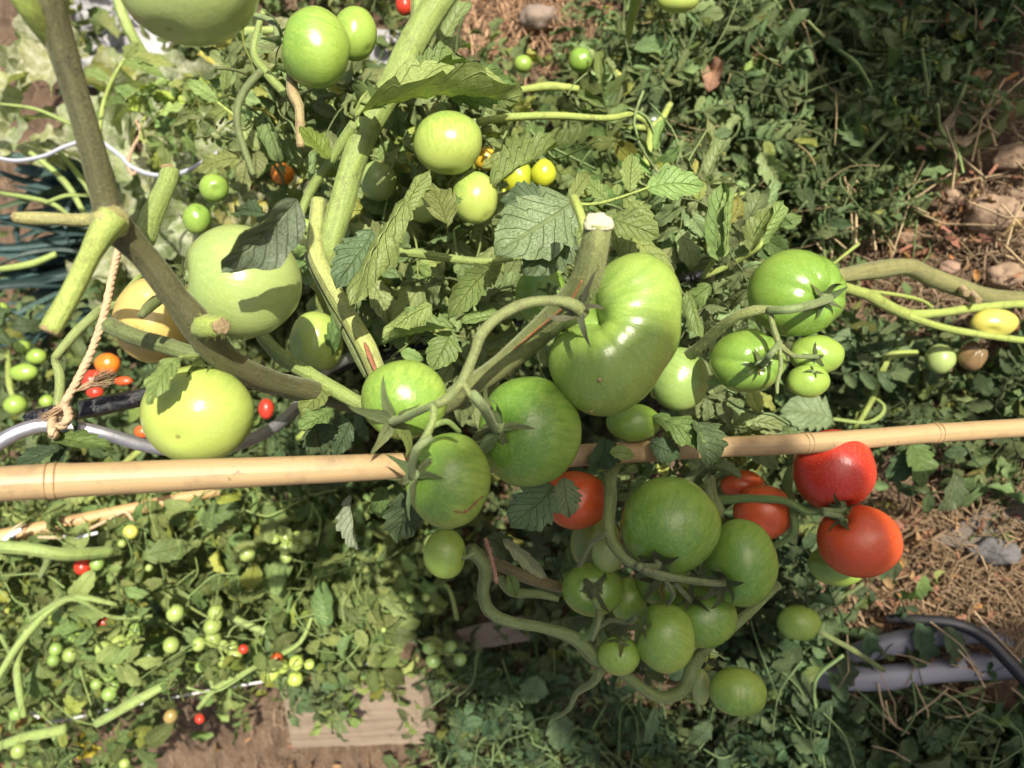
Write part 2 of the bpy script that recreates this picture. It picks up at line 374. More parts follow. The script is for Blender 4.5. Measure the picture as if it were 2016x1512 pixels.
# ------------------------------------------------------------------ leaf shapes
def leaflet_arr(n=24, m=4, W=0.27, lobes=5.5, depth=0.38, fold=0.25, curl=0.5, roll=0.0, twist=0.0, quilt=0.035, wavy=0.045, seed=0, kind='tomato'):
    """unit-long leaf along +y, face to +z: (verts, quads, uv)"""
    r = np.random.RandomState(seed)
    t = np.linspace(0, 1, n + 1)
    if kind == 'strap':
        w = W * np.clip(np.minimum(t * 30, (1 - t) * 1.6), 0, 1) ** 0.6
    elif kind == 'sepal':
        w = W * (np.clip(t * 6, 0, 1) ** 0.5) * (1 - t) ** 0.75
    elif kind == 'squash':
        w = W * np.sqrt(np.clip(1 - (2 * np.clip(t * 1.02 - 0.0, 0, 1) - 0.92) ** 2 / 1.17, 0, 1))
        w = w * (1 + 0.14 * np.sin(t * 13 + r.rand() * 6) + 0.05 * np.sin(t * 41))
    else:
        w = (t ** 0.62) * (1 - t) ** 0.95
        w = W * w / w.max()
        ph = r.rand()
        s1 = (t * lobes + ph) % 1.0
        w = w * (1 - depth * (1 - s1 ** 0.7) * np.clip(1.25 - t, 0, 1))
    w = np.maximum(w, 0.0015)
    u = np.linspace(-1, 1, 2 * m + 1)
    T, U = np.meshgrid(t, u, indexing='ij')
    Wd = np.repeat(w[:, None], 2 * m + 1, 1)
    if kind == 'tomato':
        s2 = (t * lobes + ph + 0.37) % 1.0     # the two margins are not mirror images
        w2 = (t ** 0.62) * (1 - t) ** 0.95; w2 = W * w2 / w2.max() * (1 - depth * (1 - s2 ** 0.7) * np.clip(1.25 - t, 0, 1))
        Wd = np.where(U > 0, Wd, np.repeat(np.maximum(w2, 0.0015)[:, None], 2 * m + 1, 1))
    Y = T + (0.22 if kind == 'tomato' else 0.0) * np.abs(U) ** 1.5 * Wd
    if kind == 'squash': Y = T - 0.30 * np.abs(U) ** 2 * np.clip(1 - T * 2.2, 0, 1) * 0.9
    ang = roll * U * Wd / W
    k = max(abs(roll), 1e-4)
    X = Wd * np.where(np.abs(ang) > 1e-5, np.sin(ang) / np.where(np.abs(ang) > 1e-5, ang, 1), 1) * U
    Z = Wd * np.where(np.abs(ang) > 1e-5, (1 - np.cos(ang)) / np.where(np.abs(ang) > 1e-5, np.abs(ang), 1), 0) * np.abs(U) * (1 if roll >= 0 else -1)
    Z = Z + fold * np.abs(X)
    Z = Z + quilt * np.abs(np.sin(PI * (T - 0.13 * np.abs(U)) * 7)) * (1 - U ** 2) * np.clip(Wd / W, 0, 1)
    p = r.rand(4) * 7
    Z = Z + wavy * U ** 2 * np.sin(T * 15 + p[0] + np.sign(U) * 1.7) + wavy * 0.8 * np.sin(U * 4 + p[1] + T * 4) * T
    if abs(twist) > 1e-4:
        a = twist * T; X, Z = X * np.cos(a) - Z * np.sin(a), X * np.sin(a) + Z * np.cos(a)
    if abs(curl) > 1e-4:                       # bend downwards along its length
        a = curl * Y * (0.5 + 0.5 * Y); R = 1.0
        yc = np.cumsum(np.vstack([np.zeros((1, Y.shape[1])), np.diff(Y, axis=0) * np.cos(a[1:])]), 0) + Y[0:1]
        zc = -np.cumsum(np.vstack([np.zeros((1, Y.shape[1])), np.diff(Y, axis=0) * np.sin(a[1:])]), 0)
        Y2 = yc + Z * np.sin(a); Z = zc + Z * np.cos(a); Y = Y2
    X = X + 0.05 * np.sin(T * 3 + p[2]) * T
    V = np.stack([X, Y, Z], -1).reshape(-1, 3)
    c = 2 * m + 1
    i, j = np.meshgrid(np.arange(n), np.arange(2 * m), indexing='ij'); a = (i * c + j).ravel()
    F = np.stack([a, a + 1, a + c + 1, a + c], -1)
    UV = np.stack([U * 0.5 + 0.5, T], -1).reshape(-1, 2)
    return V, F, UV
STY = {
    'flat': dict(fold=0.18, curl=0.35, roll=0.3), 'arch': dict(fold=0.3, curl=1.0, roll=-0.4), 'fold': dict(fold=0.9, curl=0.4, roll=0.6),
    'roll': dict(fold=0.1, curl=0.5, roll=2.2), 'under': dict(fold=0.1, curl=0.4, roll=-2.0), 'smooth': dict(fold=0.35, curl=0.5, roll=0.9), 'curl': dict(fold=0.4, curl=1.8, roll=1.0, twist=0.8),
    'twist': dict(fold=0.5, curl=0.9, roll=0.9, twist=1.6)}
LEAFLETS = {}
for sname, kw in STY.items():
    for q in range(3):
        v, f, uv = leaflet_arr(26, 4, seed=hash(sname) % 1 + q * 7 + len(sname), W=0.27 + 0.03 * q, lobes=4.6 + q, depth=.08 if sname == 'smooth' else 0.34 + 0.05 * q, **kw)
        LEAFLETS[sname, q] = mesh_np('leaflet', v, f, M_LEAF, uv, np.full(len(v), .5))
def frame(base, tip, nrm, width=1.0, length=None):
    y = (tip - base); L = length or y.length; y = y.normalized()
    x = y.cross(nrm); x = x.normalized() if x.length > 1e-6 else y.orthogonal().normalized()
    z = x.cross(y)
    return Matrix(((x.x * width, y.x * L, z.x * L, base.x), (x.y * width, y.y * L, z.y * L, base.y), (x.z * width, y.z * L, z.z * L, base.z), (0, 0, 0, 1)))
def compound(seed, pairs=3, style=('flat', 'arch', 'fold'), n=9, m=2, droop=0.5, spread=1.0, raw=False, Wr=(.25, .34)):
    """a whole tomato leaf 1 unit long along +y as one mesh: stalk and its leaflets"""
    r = random.Random(seed); mb = MB()
    L = 0.72
    pts = [Vector((0.02 * math.sin(k * 2 + seed), L * k / 5, -droop * 0.35 * (k / 5) ** 2)) for k in range(6)]
    add_tube(mb, pts, [0.014 - 0.0017 * k for k in range(6)], 5, 2)
    items = []
    for k in range(pairs):
        t = 0.34 + 0.6 * k / max(pairs - 1, 1) * (0.86)
        for s in (-1, 1): items.append((t + r.uniform(-.03, .03), s, r.uniform(.26, .36) * (0.8 + 0.35 * k / pairs)))
        if r.random() < 0.7: items.append((t + 0.12, r.choice((-1, 1)), r.uniform(.09, .14)))
    items.append((1.0, 0, r.uniform(.36, .46)))
    for t, s, ll in items:
        q = t * 5; i = min(int(q), 4); b = pts[i].lerp(pts[i + 1], q - i)
        a = r.uniform(0.75, 1.25) * spread
        d = Vector((s * math.sin(a), math.cos(a), r.uniform(-.45, .25) - droop * 0.4 * t)) if s else (pts[5] - pts[4]).normalized() + Vector((r.uniform(-.2, .2), 0, r.uniform(-.3, .1)))
        nm = Vector((r.uniform(-.45, .45), r.uniform(-.4, .4), 1))
        kw = dict(STY[r.choice(style)])
        v, f, uv = leaflet_arr(n, m, W=r.uniform(*Wr), lobes=r.uniform(3.4, 5), depth=r.uniform(.3, .45), seed=r.randrange(9999), quilt=0.05 if n > 10 else .03, wavy=.05, **kw)
        M = frame(b, b + d.normalized() * ll, nm, ll)
        M3 = np.array(M.to_3x3()); v = v @ M3.T + np.array(b)
        mb.add(v, f, uv, .5 + r.uniform(-.25, .3))
    return mb if raw else mb.mesh('leaf', M_LEAF)
COMPOUND_NEAR = [compound(100 + k, 2 + k % 2, (('flat', 'arch', 'fold'), ('arch', 'curl', 'under'), ('flat', 'roll', 'arch'))[k % 3], n=16, m=3, droop=0.3 + 0.12 * (k % 4), Wr=(.24, .36)) for k in range(9)]
COMPOUND = [compound(k, 2 + k % 3, (('flat', 'arch', 'fold'), ('arch', 'curl', 'fold'), ('flat', 'roll', 'arch'))[k % 3], droop=0.3 + 0.12 * (k % 4)) for k in range(10)]
WILTED = [compound(50 + k, 2 + k % 3, ('roll', 'curl', 'twist', 'under'), droop=0.5, spread=0.8, Wr=(.17, .30)) for k in range(8)]

RND = random.Random(7)
def jit(c, a=0.12, r=RND):
    k = 1 + r.uniform(-a, a); return tuple(min(x * k, 1) for x in c)
GREEN = (0.135, 0.205, 0.060); GREEN_PALE = (0.19, 0.27, 0.082); GREEN_DARK = (0.07, 0.112, 0.05); GREEN_BLUE = (0.11, 0.175, 0.082); GREEN_GROUND = (0.075, 0.125, 0.045)

def in_poly(x, y, poly):
    c = False; n = len(poly)
    for i in range(n):
        x1, y1 = poly[i]; x2, y2 = poly[(i + 1) % n]
        if (y1 > y) != (y2 > y) and x < (x2 - x1) * (y - y1) / (y2 - y1) + x1: c = not c
    return c
def sample_poly(r, poly):
    xs = [p[0] for p in poly]; ys = [p[1] for p in poly]
    while True:
        x, y = r.uniform(min(xs), max(xs)), r.uniform(min(ys), max(ys))
        if in_poly(x, y, poly): return x, y
def rdir(r):
    while True:
        v = Vector((r.uniform(-1, 1), r.uniform(-1, 1), r.uniform(-1, 1)))
        if 0.1 < v.length < 1: return v.normalized()

# ------------------------------------------------------------------ ground
def make_ground():
    s = np.linspace(-1, 1, 301)
    ax = np.sign(s) * (1.6 * np.abs(s) + 58 * np.abs(s) ** 9)
    X, Y = np.meshgrid(ax, ax + 0.5, indexing='ij')
    Z = np.zeros_like(X)
    for i in range(X.shape[0]):
        for j in range(X.shape[1]):
            if abs(X[i, j]) < 2.2 and abs(Y[i, j] - 0.5) < 2.2:
                p = Vector((X[i, j], Y[i, j], 0))
                Z[i, j] = 0.022 * noise.noise(p * 7) + 0.012 * noise.noise(p * 22) + 0.006 * noise.noise(p * 60) - 0.012
    n = len(s); a = (np.arange(n - 1)[:, None] * n + np.arange(n - 1)[None]).ravel()
    me = mesh_np('soil_ground', np.stack([X, Y, Z], -1).reshape(-1, 3), np.stack([a, a + n, a + n + 1, a + 1], -1), M_GROUND)
    o = link('soil_ground', me); o['kind'] = 'structure'
make_ground()
# ------------------------------------------------------------------ tomatoes
def tomato_shape(axis, R, ribs=0, ribd=0.06, dimple=0.16, squash=0.9, seed=0, n=40, m=48):
    """verts in camera axes (right, up, towards) scaled by R=(rx,ry,rz); unit coords with z at the stem"""
    a = Vector(axis).normalized(); x = a.orthogonal().normalized(); y = a.cross(x)
    r = random.Random(seed); ph = r.random() * 6; off = Vector((r.random() * 50, 0, 0))
    V, Un = [], []
    for i in range(n + 1):
        th = PI * i / n
        for k in range(m):
            f = 2 * PI * k / m
            s, c = math.sin(th), math.cos(th)
            q = 1.0
            if ribs: q -= ribd * (1 - abs(math.sin(ribs * f / 2 + ph + 0.5 * math.sin(f * 2)))) ** 1.4 * math.exp(-((th - 0.75) / 0.85) ** 2) * min(1, s * 3)
            d = Vector((math.cos(f) * s, math.sin(f) * s, c))
            q *= 1 + 0.045 * noise.noise(d * 1.3 + off)
            zz = c
            if c > 0: zz -= dimple * math.exp(-(s / 0.3) ** 2)
            else: zz += 0.05 * math.exp(-(s / 0.22) ** 2)
            p = x * (d.x * q) + y * (d.y * q) + a * (zz * q)
            V.append(p); Un.append((d.x, d.y, d.z))
    ext = [max(abs(v[e]) for v in V) for e in range(3)]
    V = [(v.x * R[0] / ext[0], v.y * R[1] / ext[1], v.z * R[2] / ext[2]) for v in V]
    F = []
    for i in range(n):
        for k in range(m):
            b = i * m; F.append((b + k, b + m + k, b + m + (k + 1) % m, b + (k + 1) % m))
    return V, F, Un
CAM3 = np.array([[cr.x, cr.y, cr.z], [cu.x, cu.y, cu.z], [-cd.x, -cd.y, -cd.z]])
SEPALS = []
for q in range(4):
    v, f, uv = leaflet_arr(9, 1, W=0.13 + 0.02 * q, fold=0.35, curl=(0.9, 1.7, -1.3, 0.3)[q], twist=(0.2, -0.5, 0.6, 0)[q], quilt=0, wavy=.01, seed=q, kind='sepal')
    SEPALS.append(mesh_np('sepal', v, f, M_LEAF, uv, np.full(len(v), .5)))
TG = 'tomatoes ripening on the staked plants'
CALYX_GREEN = (0.13, 0.18, 0.075)
def tomato(px, py, z, rx, ry, col, axis, label, sh=0.6, ribs=0, ribd=0.06, calyx=0, cl=0.62, ccol=CALYX_GREEN, dimple=0.16, ped=None, seed=None, rzk=None, cut=None, group=TG):
    seed = seed if seed is not None else int(px * 7 + py)
    R = (rx / FPX * z, ry / FPX * z, (rzk or 0.95) * min(rx, ry) * 1.02 / FPX * z)
    c = P(px, py, z); big = max(rx, ry) > 32
    t = empty('tomato', c, label, 'tomato', group)
    V, F, Un = tomato_shape(axis, R, ribs, ribd, dimple, seed=seed, n=40 if big else 20, m=(64 if ribs else 48) if big else 24)
    V = np.array(V) @ CAM3
    link('fruit', mesh_np('fruit', V, F, M_TOM, None, None, Un), t, (*col, sh), Matrix.Translation(c))
    if calyx or ped: add_calyx(t, c, axis, R, calyx, cl, ccol, ped, seed)
    return t
def add_calyx(t, c, axis, R, k, cl, ccol, ped, seed, base=None):
    r = random.Random(seed + 5)
    a = CV(*Vector(axis).normalized())
    e = Vector(axis).normalized(); rad = 1 / math.sqrt(sum((e[i] / R[i]) ** 2 for i in range(3)))
    b = base or (c + a * rad * 0.86); s = (R[0] + R[1]) / 2
    if k:
        mb = MB(); v = [b - a * s * .05, b + a * s * 0.05]
        add_tube(mb, v, [s * .13, s * .10], 8, 2)
        ca = mb.obj('calyx', M_STEM, t, ccol)
        x = a.orthogonal().normalized(); y = a.cross(x); p0 = r.random() * 6
        for i in range(k):
            f = p0 + 2 * PI * (i + r.uniform(-.2, .2)) / k
            d = x * math.cos(f) + y * math.sin(f)
            d2 = (d + a * r.uniform(0.0, .55)).normalized()
            L = s * cl * r.uniform(.8, 1.2)
            st = b + d * s * .08 + a * s * .05
            link('sepal', SEPALS[r.randrange(4)], ca, jit(ccol, .2, r), frame(st, st + d2 * L, a, L * 1.15))
    if ped:
        mb = MB(); pts = [b] + [P(*p[:3]) for p in ped]; w = s * .085
        add_tube(mb, [b, b + a * s * .18] + pts[1:], [w * 1.35, w] + [w * .95] * (len(pts) - 1), 8, 5, wob=.12)
        mb.obj('pedicel', M_STEM, t, ccol)

GR = (0.26, 0.375, 0.065); GRL = (0.32, 0.40, 0.13); GRD = (0.195, 0.315, 0.048); GRY = (0.35, 0.43, 0.095); RED = (0.50, 0.036, 0.018); ORG = (0.54, 0.09, 0.022); AMB = (0.52, 0.39, 0.12)
tomato(372, -50, .33, 137, 130, GRL, (.2, .9, -.2), 'pale green tomato hanging close up, cut off by the top edge above the white mulch', .5)
tomato(621, 95, .58, 68, 78, GR, (-.92, .15, .3), 'large pale green tomato with spiky calyx, upper of the plant beside the thick stem', .7, calyx=6, cl=.8, ped=[(540, 45, .575), (500, 30, .58)], ribs=5, ribd=.02)
tomato(699, 66, .61, 43, 52, GR, (-.6, .6, -.2), 'small green tomato tucked behind the large pale one with spiky calyx', .5)
tomato(882, 281, .55, 68, 60, GRY, (-.1, .97, -.1), 'glossy yellow green tomato hanging under the long folded leaf', .7, ped=[(868, 205, .56)])
tomato(935, 389, .57, 45, 52, GRY, (-.5, .75, -.35), 'pale yellow green tomato just below the glossy one under the folded leaf', .7)
tomato(745, 357, .66, 36, 39, GRL, (.2, .8, .1), 'small pale tomato in shade right of the hairy speckled stem', .5)
tomato(834, 402, .64, 36, 36, GRL, (-.2, .6, -.5), 'pale tomato almost hidden behind a drooping leaf', .4)
tomato(475, 556, .44, 115, 112, GRL, (-.86, .05, .5), 'big pale green tomato right of the thick olive stem, dark leaf over its top', .35, calyx=5, cl=.38)
tomato(307, 631, .47, 78, 85, AMB, (.1, .3, .55), 'amber yellow tomato behind the thick olive stem', .12)
tomato(390, 814, .42, 108, 96, GRY, (.05, .45, -.88), 'large bright yellow green tomato resting above the bamboo stake with stem shadow', .4)
tomato(623, 674, .56, 52, 62, GRY, (-.5, -.1, .6), 'pale half shaded tomato between the stems left of the brown scar', .45)
tomato(795, 787, .43, 86, 79, GR, (-.12, -.5, .86), 'green tomato with spreading star calyx, uppermost of three on the truss above the stake', .7, calyx=5, cl=.95, dimple=.1, ped=[(835, 805, .375), (858, 795, .37)])
tomato(1043, 850, .43, 102, 109, GRD, (-.62, .12, .72), 'dark green speckled tomato below the cut stump, largest of the truss at the stake end', .75, calyx=6, cl=.75, ped=[(950, 800, .365), (930, 775, .365)])
T_CRACK = tomato(883, 945, .405, 84, 94, GR, (-.72, .2, .62), 'green tomato with a brown scab crack in front of the bamboo stake', .85, calyx=7, cl=.9, ped=[(818, 888, .36), (850, 860, .36)])
tomato(1066, 582, .54, 52, 60, GRD, (.35, .1, .9), 'small dark green tomato behind the stump left of the kidney shaped one', .5, calyx=5, cl=.5)
tomato(1337, 746, .52, 58, 63, (.23, .33, .085), (-.6, .3, -.5), 'plain light green tomato peeping out right of the kidney shaped one', .5)
tomato(1247, 832, .51, 54, 38, GRD, (-.5, .5, -.5), 'small green tomato under the kidney shaped one', .5)
tomato(1567, 578, .5, 93, 87, GRD, (.33, -.22, .9), 'large bright green ribbed tomato with dark calyx, top of the three by the purple vine', .45, ribs=9, ribd=.05, calyx=6, cl=.42, dimple=.25, ped=[(1570, 607, .43), (1512, 612, .44)])
tomato(1472, 711, .47, 73, 64, GRD, (.12, -.1, .95), 'green ribbed tomato with crooked calyx left of the two joined ones', .35, ribs=7, ribd=.07, calyx=6, cl=.5, dimple=.25, ped=[(1515, 700, .41), (1535, 675, .42)])
tomato(1607, 699, .5, 54, 41, GR, (-.35, -.1, .85), 'oval light green tomato, upper of the two joined under the large ribbed one', .3, ribs=4, ribd=.04, calyx=5, cl=.55, ped=[(1560, 700, .45), (1540, 680, .45)])
tomato(1591, 750, .49, 42, 33, GR, (.05, .6, .75), 'small oval green tomato, lower of the two joined under the large ribbed one', .3, calyx=4, cl=.5)
tomato(1641, 925, .58, 78, 80, RED, (.02, -.9, .42), 'ripe red tomato partly behind the bamboo stake', .0, calyx=6, cl=.5, dimple=.25, ped=[(1620, 1005, .56)])
tomato(1692, 1065, .57, 79, 71, (0.56, 0.078, 0.022), (-.62, .66, .3), 'ripe red tomato hanging free below the stake, lower right of the red pair', .0, calyx=6, cl=.5, dimple=.25, ped=[(1620, 1010, .56)])
tomato(1648, 1112, .62, 56, 42, GR, (-.6, .5, .1), 'green tomato mostly hidden behind the lower red one', .4)
tomato(1503, 1008, .61, 58, 54, ORG, (.1, .3, -.8), 'orange red tomato behind the green cluster, small leaf sprig across it', .0)
tomato(1462, 955, .64, 44, 30, ORG, (.1, .6, -.6), 'orange red tomato deep under the stake above the green cluster', .0)
tomato(1135, 985, .53, 66, 58, ORG, (.3, -.2, -.8), 'orange red tomato half covered by dark leaves under the stake', .0)
tomato(1319, 1034, .48, 97, 95, GRD, (-.42, -.72, .6), 'largest green tomato of the hanging cluster, at its top', .75, calyx=7, cl=.6, ccol=(.11, .14, .065), ped=[(1255, 1115, .45)])
tomato(1459, 1108, .5, 70, 86, GRD, (-.72, -.4, .6), 'tall green tomato at the right side of the hanging cluster', .7, calyx=7, cl=.65, ccol=(.11, .14, .065), ped=[(1340, 1140, .46), (1265, 1120, .45)])
tomato(1384, 1214, .52, 66, 60, GRD, (-.5, .62, .4), 'green tomato low on the right of the hanging cluster', .7, calyx=6, cl=.7, ccol=(.11, .14, .065), ped=[(1330, 1150, .48)])
tomato(1308, 1255, .5, 59, 67, GR, (-.78, .48, .36), 'light green tomato with blossom end down at the bottom of the hanging cluster', .6, calyx=6, cl=.6)
tomato(1218, 1290, .5, 43, 38, GR, (.1, .82, .4), 'small light green tomato lowest on the left of the hanging cluster', .5, calyx=5, cl=.85)
tomato(1167, 1160, .53, 61, 52, GRD, (-.1, .15, .92), 'green tomato with a dark spidery calyx on the left of the cluster', .4, calyx=6, cl=.85, ccol=(.11, .14, .065), ped=[(1180, 1215, .48), (1165, 1260, .48)], dimple=.22)
tomato(1172, 1068, .57, 50, 58, (.22, .26, .06), (-.1, -.3, .4), 'olive green tomato behind the cluster stalk', .6)
tomato(1197, 1090, .525, 32, 38, GRL, (-.1, .7, .3), 'small pale green tomato under the cluster stalk', .2)
tomato(1237, 1182, .545, 36, 46, GR, (.2, .6, .4), 'narrow green tomato in the middle of the cluster between larger ones', .5)
tomato(1303, 1150, .54, 52, 42, GRD, (-.2, .3, .7), 'dark green tomato deep in the centre of the cluster behind dry calyxes', .7, calyx=6, cl=.9, ccol=(.11, .14, .065))
tomato(876, 1090, .47, 42, 49, GR, (.85, -.1, .2), 'smooth green egg shaped tomato hanging below the cracked one', .25, ped=[(935, 1088, .47)])
tomato(1453, 1362, .53, 56, 47, GR, (-.05, -.95, .15), 'streaked green tomato hanging alone below the cluster', .85, ribs=10, ribd=.02, calyx=5, cl=.4, ped=[(1440, 1425, .56)])
tomato(1380, 1352, .56, 18, 36, GRL, (-.2, .5, -.5), 'thin sliver of a pale tomato beside the lone streaked one', .3)
tomato(1573, 1226, .86, 43, 34, GR, (-.6, .25, -.4), 'dull green tomato lying low near the straw, left of the white sheeting', .4)
tomato(421, 370, .75, 28, 28, GR, (.4, -.3, .7), 'upper of two small green tomatoes beside the pruned grey green stub', .4, ribs=3, ribd=.03)
tomato(388, 431, .75, 27, 30, GR, (.5, .6, .5), 'lower of two small green tomatoes beside the pruned grey green stub', .6)
tomato(603, 445, .7, 15, 15, GR, (.2, .8, .1), 'tiny green tomato between the crossing stems above the big pale one', .3)
tomato(957, 312, .72, 26, 23, (.55, .36, .03), (-.3, .6, .1), 'small golden tomato behind the glossy yellow green one', .2)
tomato(1030, 300, .76, 30, 26, (.47, .44, .03), (-.2, .7, .1), 'yellow tomato half under the pale lit leaf', .4)
tomato(1018, 348, .74, 30, 34, (.40, .43, .03), (.2, .7, .2), 'olive yellow tomato directly under the pale lit leaf', .5)
tomato(1070, 341, .73, 25, 28, (.47, .5, .03), (-.5, .6, .1), 'shiny yellow green tomato right of the pale lit leaf tip', .3)
tomato(995, 388, .75, 20, 24, (.42, .5, .05), (-.5, .6, .1), 'small yellow green tomato above the blue green leaf', .3)
tomato(1143, 118, .98, 24, 23, GRD, (-.1, .55, .75), 'small ribbed green tomato near the bare straw patch at top', .3, ribs=9, ribd=.1)
tomato(1030, 126, .98, 18, 17, GR, (-.1, .55, .55), 'small green tomato left of the ribbed one near the bare straw patch', .3)
tomato(1336, -4, .7, 43, 27, GRY, (.1, .8, .1), 'yellow green tomato cut off by the top edge over the pruned vines', .3)
tomato(797, 10, .8, 18, 20, RED, (-.3, .7, .1), 'small red tomato at the top edge beside the forked stem', 0)
tomato(556, 342, .85, 23, 22, (.7, .22, .02), (.3, .6, .1), 'small orange tomato above the big pale one, left of a slim stem', 0)
tomato(1957, 636, .84, 46, 28, (.55, .47, .10), (-.3, -.5, .6), 'yellowing blotched tomato on the vine near the right edge', .4)
tomato(1851, 706, .88, 28, 30, GRL, (.1, .8, .3), 'pale green tomato left of the rotten brown one', .3)
tomato(1915, 700, .87, 27, 30, (.24, .14, .065), (.1, .4, .6), 'rotten brown shrivelled tomato below the yellowing one', .6, ribs=6, ribd=.34)
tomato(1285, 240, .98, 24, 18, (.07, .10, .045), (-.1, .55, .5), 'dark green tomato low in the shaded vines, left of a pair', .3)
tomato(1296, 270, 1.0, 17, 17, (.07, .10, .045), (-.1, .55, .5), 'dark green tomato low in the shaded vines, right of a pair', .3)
tomato(212, 716, 1.05, 24, 21, (.7, .17, .015), (-.3, .5, .5), 'orange red tomato seen behind the twine, upper of the ripe pair', .0)
tomato(182, 750, 1.06, 20, 22, RED, (.3, .5, .5), 'dark red tomato seen behind the twine, lower of the ripe pair', .0)
tomato(187, 772, 1.02, 16, 13, RED, (-.3, .5, .1), 'bright red tomato just above the black hose', 0)
tomato(243, 750, 1.06, 18, 9, (.6, .08, .02), (-.3, .5, .1), 'red tomato right of the frayed twine', 0)
tomato(524, 805, 1.0, 15, 20, RED, (.1, .8, .2), 'bright red tomato behind the curve of the metal rod', 0)
tomato(280, 850, .95, 15, 13, (.62, .1, .02), (.1, .8, .2), 'orange red tomato touching the bright large one under the metal rod', 0)
tomato(47, 733, 1.15, 27, 18, GR, (-.5, .8, .2), 'oval green tomato left of the twine, middle of the far group', .3)
tomato(72, 702, 1.16, 19, 16, GR, (-.5, .5, .2), 'green tomato left of the twine, top right of the far group', .3)
tomato(44, 682, 1.17, 15, 13, GR, (-.5, .5, .2), 'small green tomato left of the twine, top of the far group', .3)
tomato(30, 797, 1.08, 22, 20, GR, (-.5, .5, .4), 'round green tomato left of the twine, bottom of the far group', .3)
tomato(4, 612, 1.3, 12, 17, GR, (-.5, .5, .4), 'green tomato at the left edge under the leeks', .3)
tomato(92, 790, 1.1, 14, 13, GR, (-.5, .5, .4), 'pale green tomato left of the twine knot', .3)

# the brown scab on the cracked tomato
pts = []
for k in range(13):
    f = k / 12; x = 878 + (953 - 878) * f; y = 1008 - 30 * f + 10 * math.sin(f * PI) - 3 * math.sin(f * 9)
    dx, dy = (x - 883) / 84, (y - 945) / 94; h = math.sqrt(max(0.02, 1 - dx * dx - dy * dy)) * 0.955 * 84 / FPX * .405 * 1.0
    pts.append(P(x, y, .405 - h - .0002))
mb = MB(); add_tube(mb, pts, [.0002 + .0011 * math.sin(PI * k / 12) ** .6 * (1 + .4 * math.sin(k * 2.3)) for k in range(13)], 7, 4, wob=.8, flat=.6)
mb.obj('scab', M_BARK, T_CRACK, (.22, .12, .05))

# the kidney shaped beefsteak
def beefsteak():
    z = .43; c = P(1216, 660, z); k = z / FPX
    t = empty('tomato', c, 'giant kidney shaped ribbed tomato in the middle, folded round its calyx', 'tomato', TG)
    S = [(39, 82, 0, 88), (20, 8, 8, 106), (-31, -53, 4, 113)]
    n, m = 90, 120; V, Un = [], []
    H = Vector((-78, 44, 45))
    for i in range(n + 1):
        th = PI * i / n
        for j in range(m):
            f = 2 * PI * j / m
            d = Vector((math.sin(th) * math.cos(f), math.sin(th) * math.sin(f), math.cos(th)))
            acc = 0
            for x, y, zz, R in S:
                cc = Vector((x, y, zz)); b = d.dot(cc); disc = b * b - (cc.length_squared - R * R)
                if disc > 0:
                    e = b + math.sqrt(disc)
                    if e > 0: acc += e ** 9
            q = acc ** (1 / 9) / (1 + .05)
            p = d * q
            w = p - H; an = math.atan2(w.y, w.x); dist = w.length
            q *= 1 - .021 * math.exp(-((dist - 90) / 75) ** 2) * (0.5 + .5 * math.cos(an * 13 + .8 * math.sin(an * 3))) ** 1.5 * (1 if p.z > -30 else .3)
            q *= 1 - .55 * math.exp(-(w.xy.length / 40) ** 2) * max(0, min(1, (p.z + 20) / 40))
            q *= 1 + .018 * noise.noise(d * 2.2)
            p = d * q; p.z *= .95
            V.append((p.x * k, p.y * k, p.z * k))
            # unit coords run from the hilum (z = 1) to the blossom side
            hz = 1 - min(1.9, (p - H).length / 120)
            w = (p - H).normalized() * math.sqrt(max(0.05, 1 - min(1, abs(hz)) ** 2))
            Un.append((w.x, w.y, hz))
    F = [(i * m + j, (i + 1) * m + j, (i + 1) * m + (j + 1) % m, i * m + (j + 1) % m) for i in range(n) for j in range(m)]
    V = np.array(V) @ CAM3
    link('fruit', mesh_np('fruit', V, F, M_TOM, None, None, Un), t, (0.24, 0.345, 0.065, .6), Matrix.Translation(c))
    b = P(1147, 612, .385)
    add_calyx(t, c, (-.75, .4, .5), (.022, .022, .022), 6, .8, (.15, .16, .10), None, 4, base=b)
    for x, y, r in ((1181, 748, 5.5), (1164, 810, 3.5), (1234, 755, 2.2)):
        S2 = [(39, 82, 0, 88), (20, 8, 8, 106), (-27, -54, 4, 110)]
        dx, dy = x - 1216, 660 - y
        hz = max(zz + math.sqrt(max(0, R * R - (dx - X) ** 2 - (dy - Y) ** 2)) for X, Y, zz, R in S2) * .95 / 1.03
        mb = MB(); q = P(x, y, z - hz * k)
        add_tube(mb, [q + cd * r * k * .8, q - cd * r * .12 * k], [r * k, r * k * .6], 8, 2, wob=.4)
        mb.obj('blossom_scar', M_BARK, t, (.30, .25, .12))
beefsteak()

